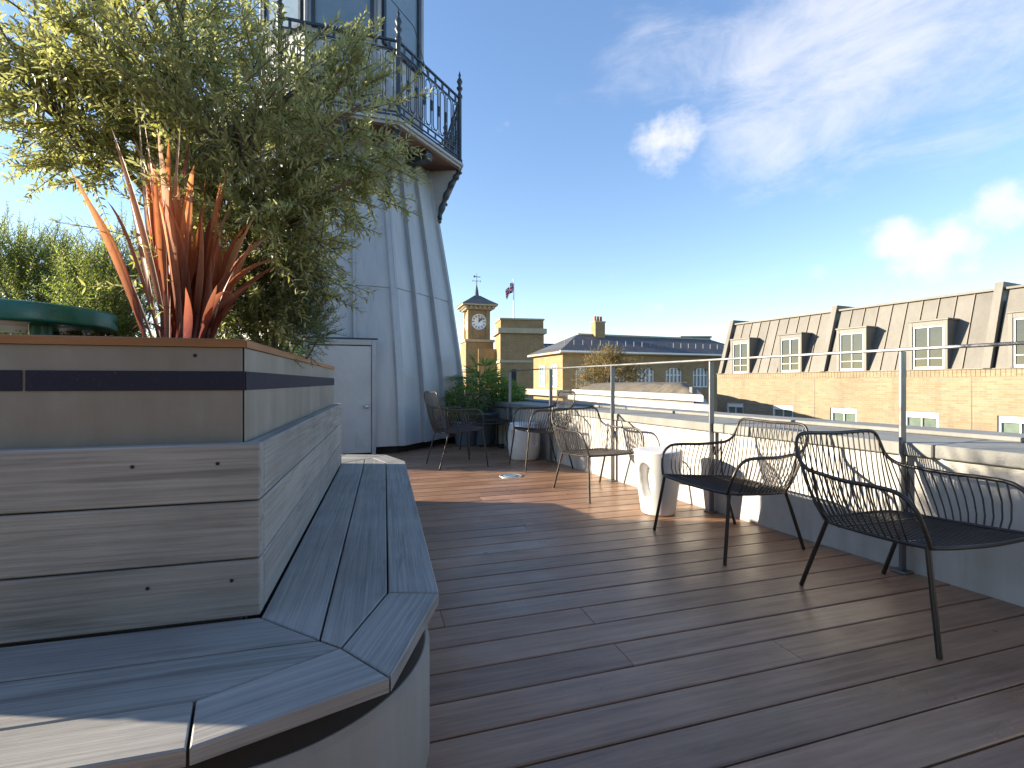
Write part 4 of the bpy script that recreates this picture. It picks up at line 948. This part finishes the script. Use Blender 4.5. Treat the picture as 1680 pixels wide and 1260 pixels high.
for q in range(2):
    f_ = MB(); h = wz1 - wz0
    for s in range(3): f_.box((-.03, 1.5 + q * 2.6 + (s - 1) * .55, (wz0 + wz1) / 2 + .1), (.08, .1, h))
    for zz in (wz0 + .1, (wz0 + wz1) / 2 + .1, wz1 + .1): f_.box((-.035, 1.5 + q * 2.6, zz), (.07, 1.1, .1))
    wo = f_.build('window', M['white_paint'], sb); MB().box((-.008, 1.5 + q * 2.6, (wz0 + wz1) / 2 + .1), (.012, 1.1, h)).build('pane', M['glass_blue'], wo)
MB().box((LX / 2, LYD / 2, ZEv + .08), (LX + .9, LYD + .9, .16)).build('cornice', M['stone'], sb)
MB().box((-.1, LYD / 2, .05), (1.2, LYD + .6, .5)).build('string_course', M['cream'], sb)
o_ = .5; rv = [(-o_, -o_, ZEv + .17), (LX + o_, -o_, ZEv + .17), (LX + o_, LYD + o_, ZEv + .17), (-o_, LYD + o_, ZEv + .17), (3.0, LYD / 2, ZRd), (LX - 3.0, LYD / 2, ZRd)]
ro = MB().add(rv, [(0, 1, 5, 4), (1, 2, 5), (2, 3, 4, 5), (3, 0, 4), (3, 2, 1, 0)]).build('roof', M['slate'], sb)
MB().box((LX / 2, LYD / 2, ZRd + .02), (LX - 6.0, .25, .14)).build('ridge', M['stone'], ro)
sg_ = (ZRd - ZEv - .17) / (LYD / 2 + o_)
for i in range(24):
    MB().box((0, 0, .2), (.055, .05, .42)).build('snow_guard', M['coping'], ro, (.6 + i * .85, .75, ZEv + .17 + 1.25 * sg_ + .02))
MB().box((LX / 2, -o_ - .08, ZEv + .14), (LX + 1, .14, .14)).build('gutter', M['white_paint'], ro)
ch = MB().box((5.0, LYD / 2 - .2, ZRd + .35), (1.0, .8, 1.5)).build('chimney', M['brick_far'], ro)
MB().box((5.0, LYD / 2 - .2, ZRd + 1.15), (1.12, .92, .12)).build('chimney_cap', M['stone'], ro)
for q in (-.3, 0, .3): MB().lathe([(.13, 0), (.10, .42), (.13, .48)], 10, (5.0 + q, LYD / 2 - .2, ZRd + 1.2)).build('chimney_pot', M['terracotta'], ro)

# ------------------------------------------------------------------ clock tower
ck = thing('clock_tower', 'slim yellow brick clock tower with white clock and lead cap', 'clock tower', (*at(782, 627, 98).to_2d(), 0), R(17))
w = 3.85
def blk(name, z0, z1, ww_, mat, par_=None): return MB().box((0, 0, (z0 + z1) / 2), (ww_, ww_, z1 - z0)).build(name, mat, par_ or ck)
blk('lower_shaft', -13.9, 7.9, 4.9, M['brick_far']); blk('string_course', 7.92, 8.35, 5.3, M['stone']); blk('upper_shaft', 8.37, 13.6, w - .3, M['brick_far'])
for sx in (-1, 1):
    for sy in (-1, 1): MB().box((sx * (w / 2 - .3), sy * (w / 2 - .3), 11.0), (.7, .7, 5.25)).build('pilaster', M['brick_far'], ck)
blk('cornice', 13.62, 14.2, 4.7, M['stone']); blk('eaves', 14.22, 14.5, 6.2, M['stone'])
for i in range(7):
    for (dx, dy) in ((1, 0), (0, 1)):
        for s in (-1, 1): MB().box((dx * (-2.4 + .8 * i) + dy * s * 2.6, dy * (-2.4 + .8 * i) + dx * s * 2.6, 13.98), (.28, .28, .42)).build('modillion', M['stone'], ck)
MB().add([(-3.2, -3.2, 14.52), (3.2, -3.2, 14.52), (3.2, 3.2, 14.52), (-3.2, 3.2, 14.52), (-1.9, -1.9, 15.35), (1.9, -1.9, 15.35), (1.9, 1.9, 15.35), (-1.9, 1.9, 15.35), (-.55, -.55, 16.3), (.55, -.55, 16.3), (.55, .55, 16.3), (-.55, .55, 16.3)],
         [(0, 1, 5, 4), (1, 2, 6, 5), (2, 3, 7, 6), (3, 0, 4, 7), (4, 5, 9, 8), (5, 6, 10, 9), (6, 7, 11, 10), (7, 4, 8, 11), (8, 9, 10, 11), (3, 2, 1, 0)]).build('cap_roof', M['slate'], ck)
MB().lathe([(.5, 16.2), (.38, 16.6), (.3, 17.3), (.08, 18.3), (.05, 19.2), (.03, 20.4)], 10).build('finial', M['slate'], ck)
vn = MB(); vn.box((0, 0, 19.0), (1.5, .06, .06)); vn.box((0, 0, 19.0), (.06, 1.5, .06)); vn.box((.1, 0, 19.75), (1.2, .05, .12)); vn.box((-.4, 0, 19.8), (.3, .04, .34)); vn.box((.7, 0, 19.0), (.08, .08, .3)); vn.box((-.7, 0, 19.0), (.08, .08, .3)); vn.build('weather_vane', M['slate'], ck)
def clock(loc, rz, name='clock_face'):
    c = MB().lathe([(1.35, 0), (1.42, .05), (1.35, .12), (1.28, .12), (1.27, .07), (.001, .07)], 48).build(name, M['clock_white'], ck, loc); c.rotation_euler = (R(90), 0, rz)
    t = MB()
    for i in range(12):
        a = math.pi * 2 * i / 12; l = .34 if i % 3 else .42
        t.box((math.sin(a) * 1.0, math.cos(a) * 1.0, .08), (.13, l, .02), -a)
    t.build('hour_marks', M['clock_black'], c)
    for (hh, L, wd2) in ((35, .62, .16), (45 - 3, .98, .10)):
        a = R(hh) if L < .7 else R(48); MB().box((math.sin(a) * L / 2, math.cos(a) * L / 2, .11 if L < .7 else .14), (wd2, L + .25, .02), -a).build('clock_hand', M['clock_black'], c)
    a = R(4); MB().box((math.sin(a) * .35, math.cos(a) * .35, .125), (.15, .75, .012), -a).build('clock_hand', M['clock_black'], c)
clock((0, -w / 2 + .16, 11.5), 0); clock((-w / 2 + .16, 0, 11.5), R(-90))
blk('wall_band', 3.2, 3.5, 5.1, M['stone'])

# ------------------------------------------------------------------ brick block with parapet, flagpole on it
kb = thing('station_block', 'tall square brick block with stone parapet beside the clock tower', 'building', (*at(851, 627, 90).to_2d(), 0), R(10))
MB().box((0, 0, (-13.9 + 8.6) / 2), (7.0, 6.0, 22.5)).build('brick_wall', M['brick_far'], kb); MB().box((0, 0, 9.02), (7.8, 6.8, .8)).build('cornice', M['stone'], kb); MB().box((0, 0, 10.1), (6.9, 5.9, 1.3)).build('parapet', M['brick_far'], kb); MB().box((0, 0, 10.9), (7.2, 6.2, .24)).build('parapet_coping', M['stone'], kb)
MB().box((0, 0, 4.2), (7.3, 6.3, .35)).build('string_course', M['stone'], kb)
MB().box((-1.35, -2.98, 0.2), (.75, .12, 5.6)).build('window', M['glass'], kb)
MB().box((0, 0, 0), (3.0, .5, 20.0)).build('side_wing', M['brick_far'], kb, (-5.0, 1.5, -3.6))
fp = thing('flagpole', 'white flagpole with drooping flag on the brick block', 'flagpole', (*at(843, 627, 89).to_2d(), 11.03))
MB().lathe([(.12, 0), (.09, 3.5), (.06, 6.4), (.10, 6.45), (.10, 6.6), (.01, 6.65)], 10).build('pole', M['white_paint'], fp)
n, m_ = 12, 10; vs = []; fs = []
for i in range(n + 1):
    for j in range(m_ + 1):
        s, t = i / n, j / m_; x = -.1 - 1.15 * s + .10 * math.sin(s * 9 + t * 2); z = 6.2 - 1.55 * (1 - t) - 1.25 * s * (.6 + .5 * s); vs.append((x, .22 * math.sin(s * 10 + t), z))
for i in range(n):
    for j in range(m_): q = i * (m_ + 1) + j; fs.append((q, q + m_ + 1, q + m_ + 2, q + 1))
me = MB().add(vs, fs, True).mesh('flag'); uv = me.uv_layers.new(name='UVMap')
for l in me.loops: q = l.vertex_index; uv.data[l.index].uv = ((q // (m_ + 1)) / n, (q % (m_ + 1)) / m_)
obj('flag', me, M['flag'], fp)

# ------------------------------------------------------------------ glazed train shed and far buildings
gs = thing('train_shed', 'distant glazed station roof with dark steel lattice', 'building', (*at(890, 627, 115).to_2d(), 0), R(14))
MB().box((5, 6, -4), (16, 10, 19.4)).build('shed_wall', M['brick_far'], gs)
sh = MB().add([(-3, 0, 5.7), (13, 0, 5.7), (13, 4, 9.2), (-3, 4, 9.2), (-3, 8, 5.7), (13, 8, 5.7)], [(0, 1, 2, 3), (3, 2, 5, 4), (0, 3, 4), (1, 5, 2)]).build('glazing', M['glass_blue'], gs)
ba = MB()
for i in range(17): ba.tube([(-3 + i, -.05, 5.75), (-3 + i, 3.95, 9.3)], .13, 4)
for j in range(5): ba.tube([(-3, j * .98 - .05, 5.78 + j * .87), (13, j * .98 - .05, 5.78 + j * .87)], .13, 4)
ba.build('glazing_bars', M['steel_dark'], gs)
def office(name, label, u0, u1, vt, Y, bays, rows, mat, rz=0):
    a, b = at(u0, vt, Y), at(u1, vt, Y); L = b.x - a.x; t = thing(name, label, 'building', (a.x, Y, 0), rz)
    MB().box((L / 2, 5, (a.z - 13.9) / 2), (L, 10, a.z + 13.9)).build('wall', mat, t); MB().box((L / 2, 4.6, a.z + .25), (L + .6, 10.4, .5)).build('roof_edge', M['roof_grey'], t)
    for r in range(rows):
        for k in range(bays):
            w_ = L / bays; MB().box((w_ * (k + .5), -.05, a.z - 1.3 - r * 2.6), (w_ * .72, .2, 1.8)).build('window', M['glass_blue'], t)
    return t
office('office_block', 'distant pale office block rising behind the slate roof at right', 1146, 1200, 551, 140, 6, 3, M['stone'])
office('office_block', 'taller distant office storey just left of the mansard roof', 1160, 1215, 543, 150, 6, 3, M['cream'])
# trees and roofs far off close the gaps along the horizon
far = MB(); rr = random.Random(3)
for i in range(60):
    a = R(-60 + 2 * i + rr.uniform(-.5, .5)); d = rr.uniform(230, 420); h = rr.uniform(3, 12); far.box((d * math.sin(a), d * math.cos(a), -14 + (h + 10) / 2 - .01), (rr.uniform(14, 30), rr.uniform(10, 18), h + 10), -a)
far.build('distant_roofs', M['brick_far'], kind='stuff', label='low distant city roofs along the horizon', category='buildings')
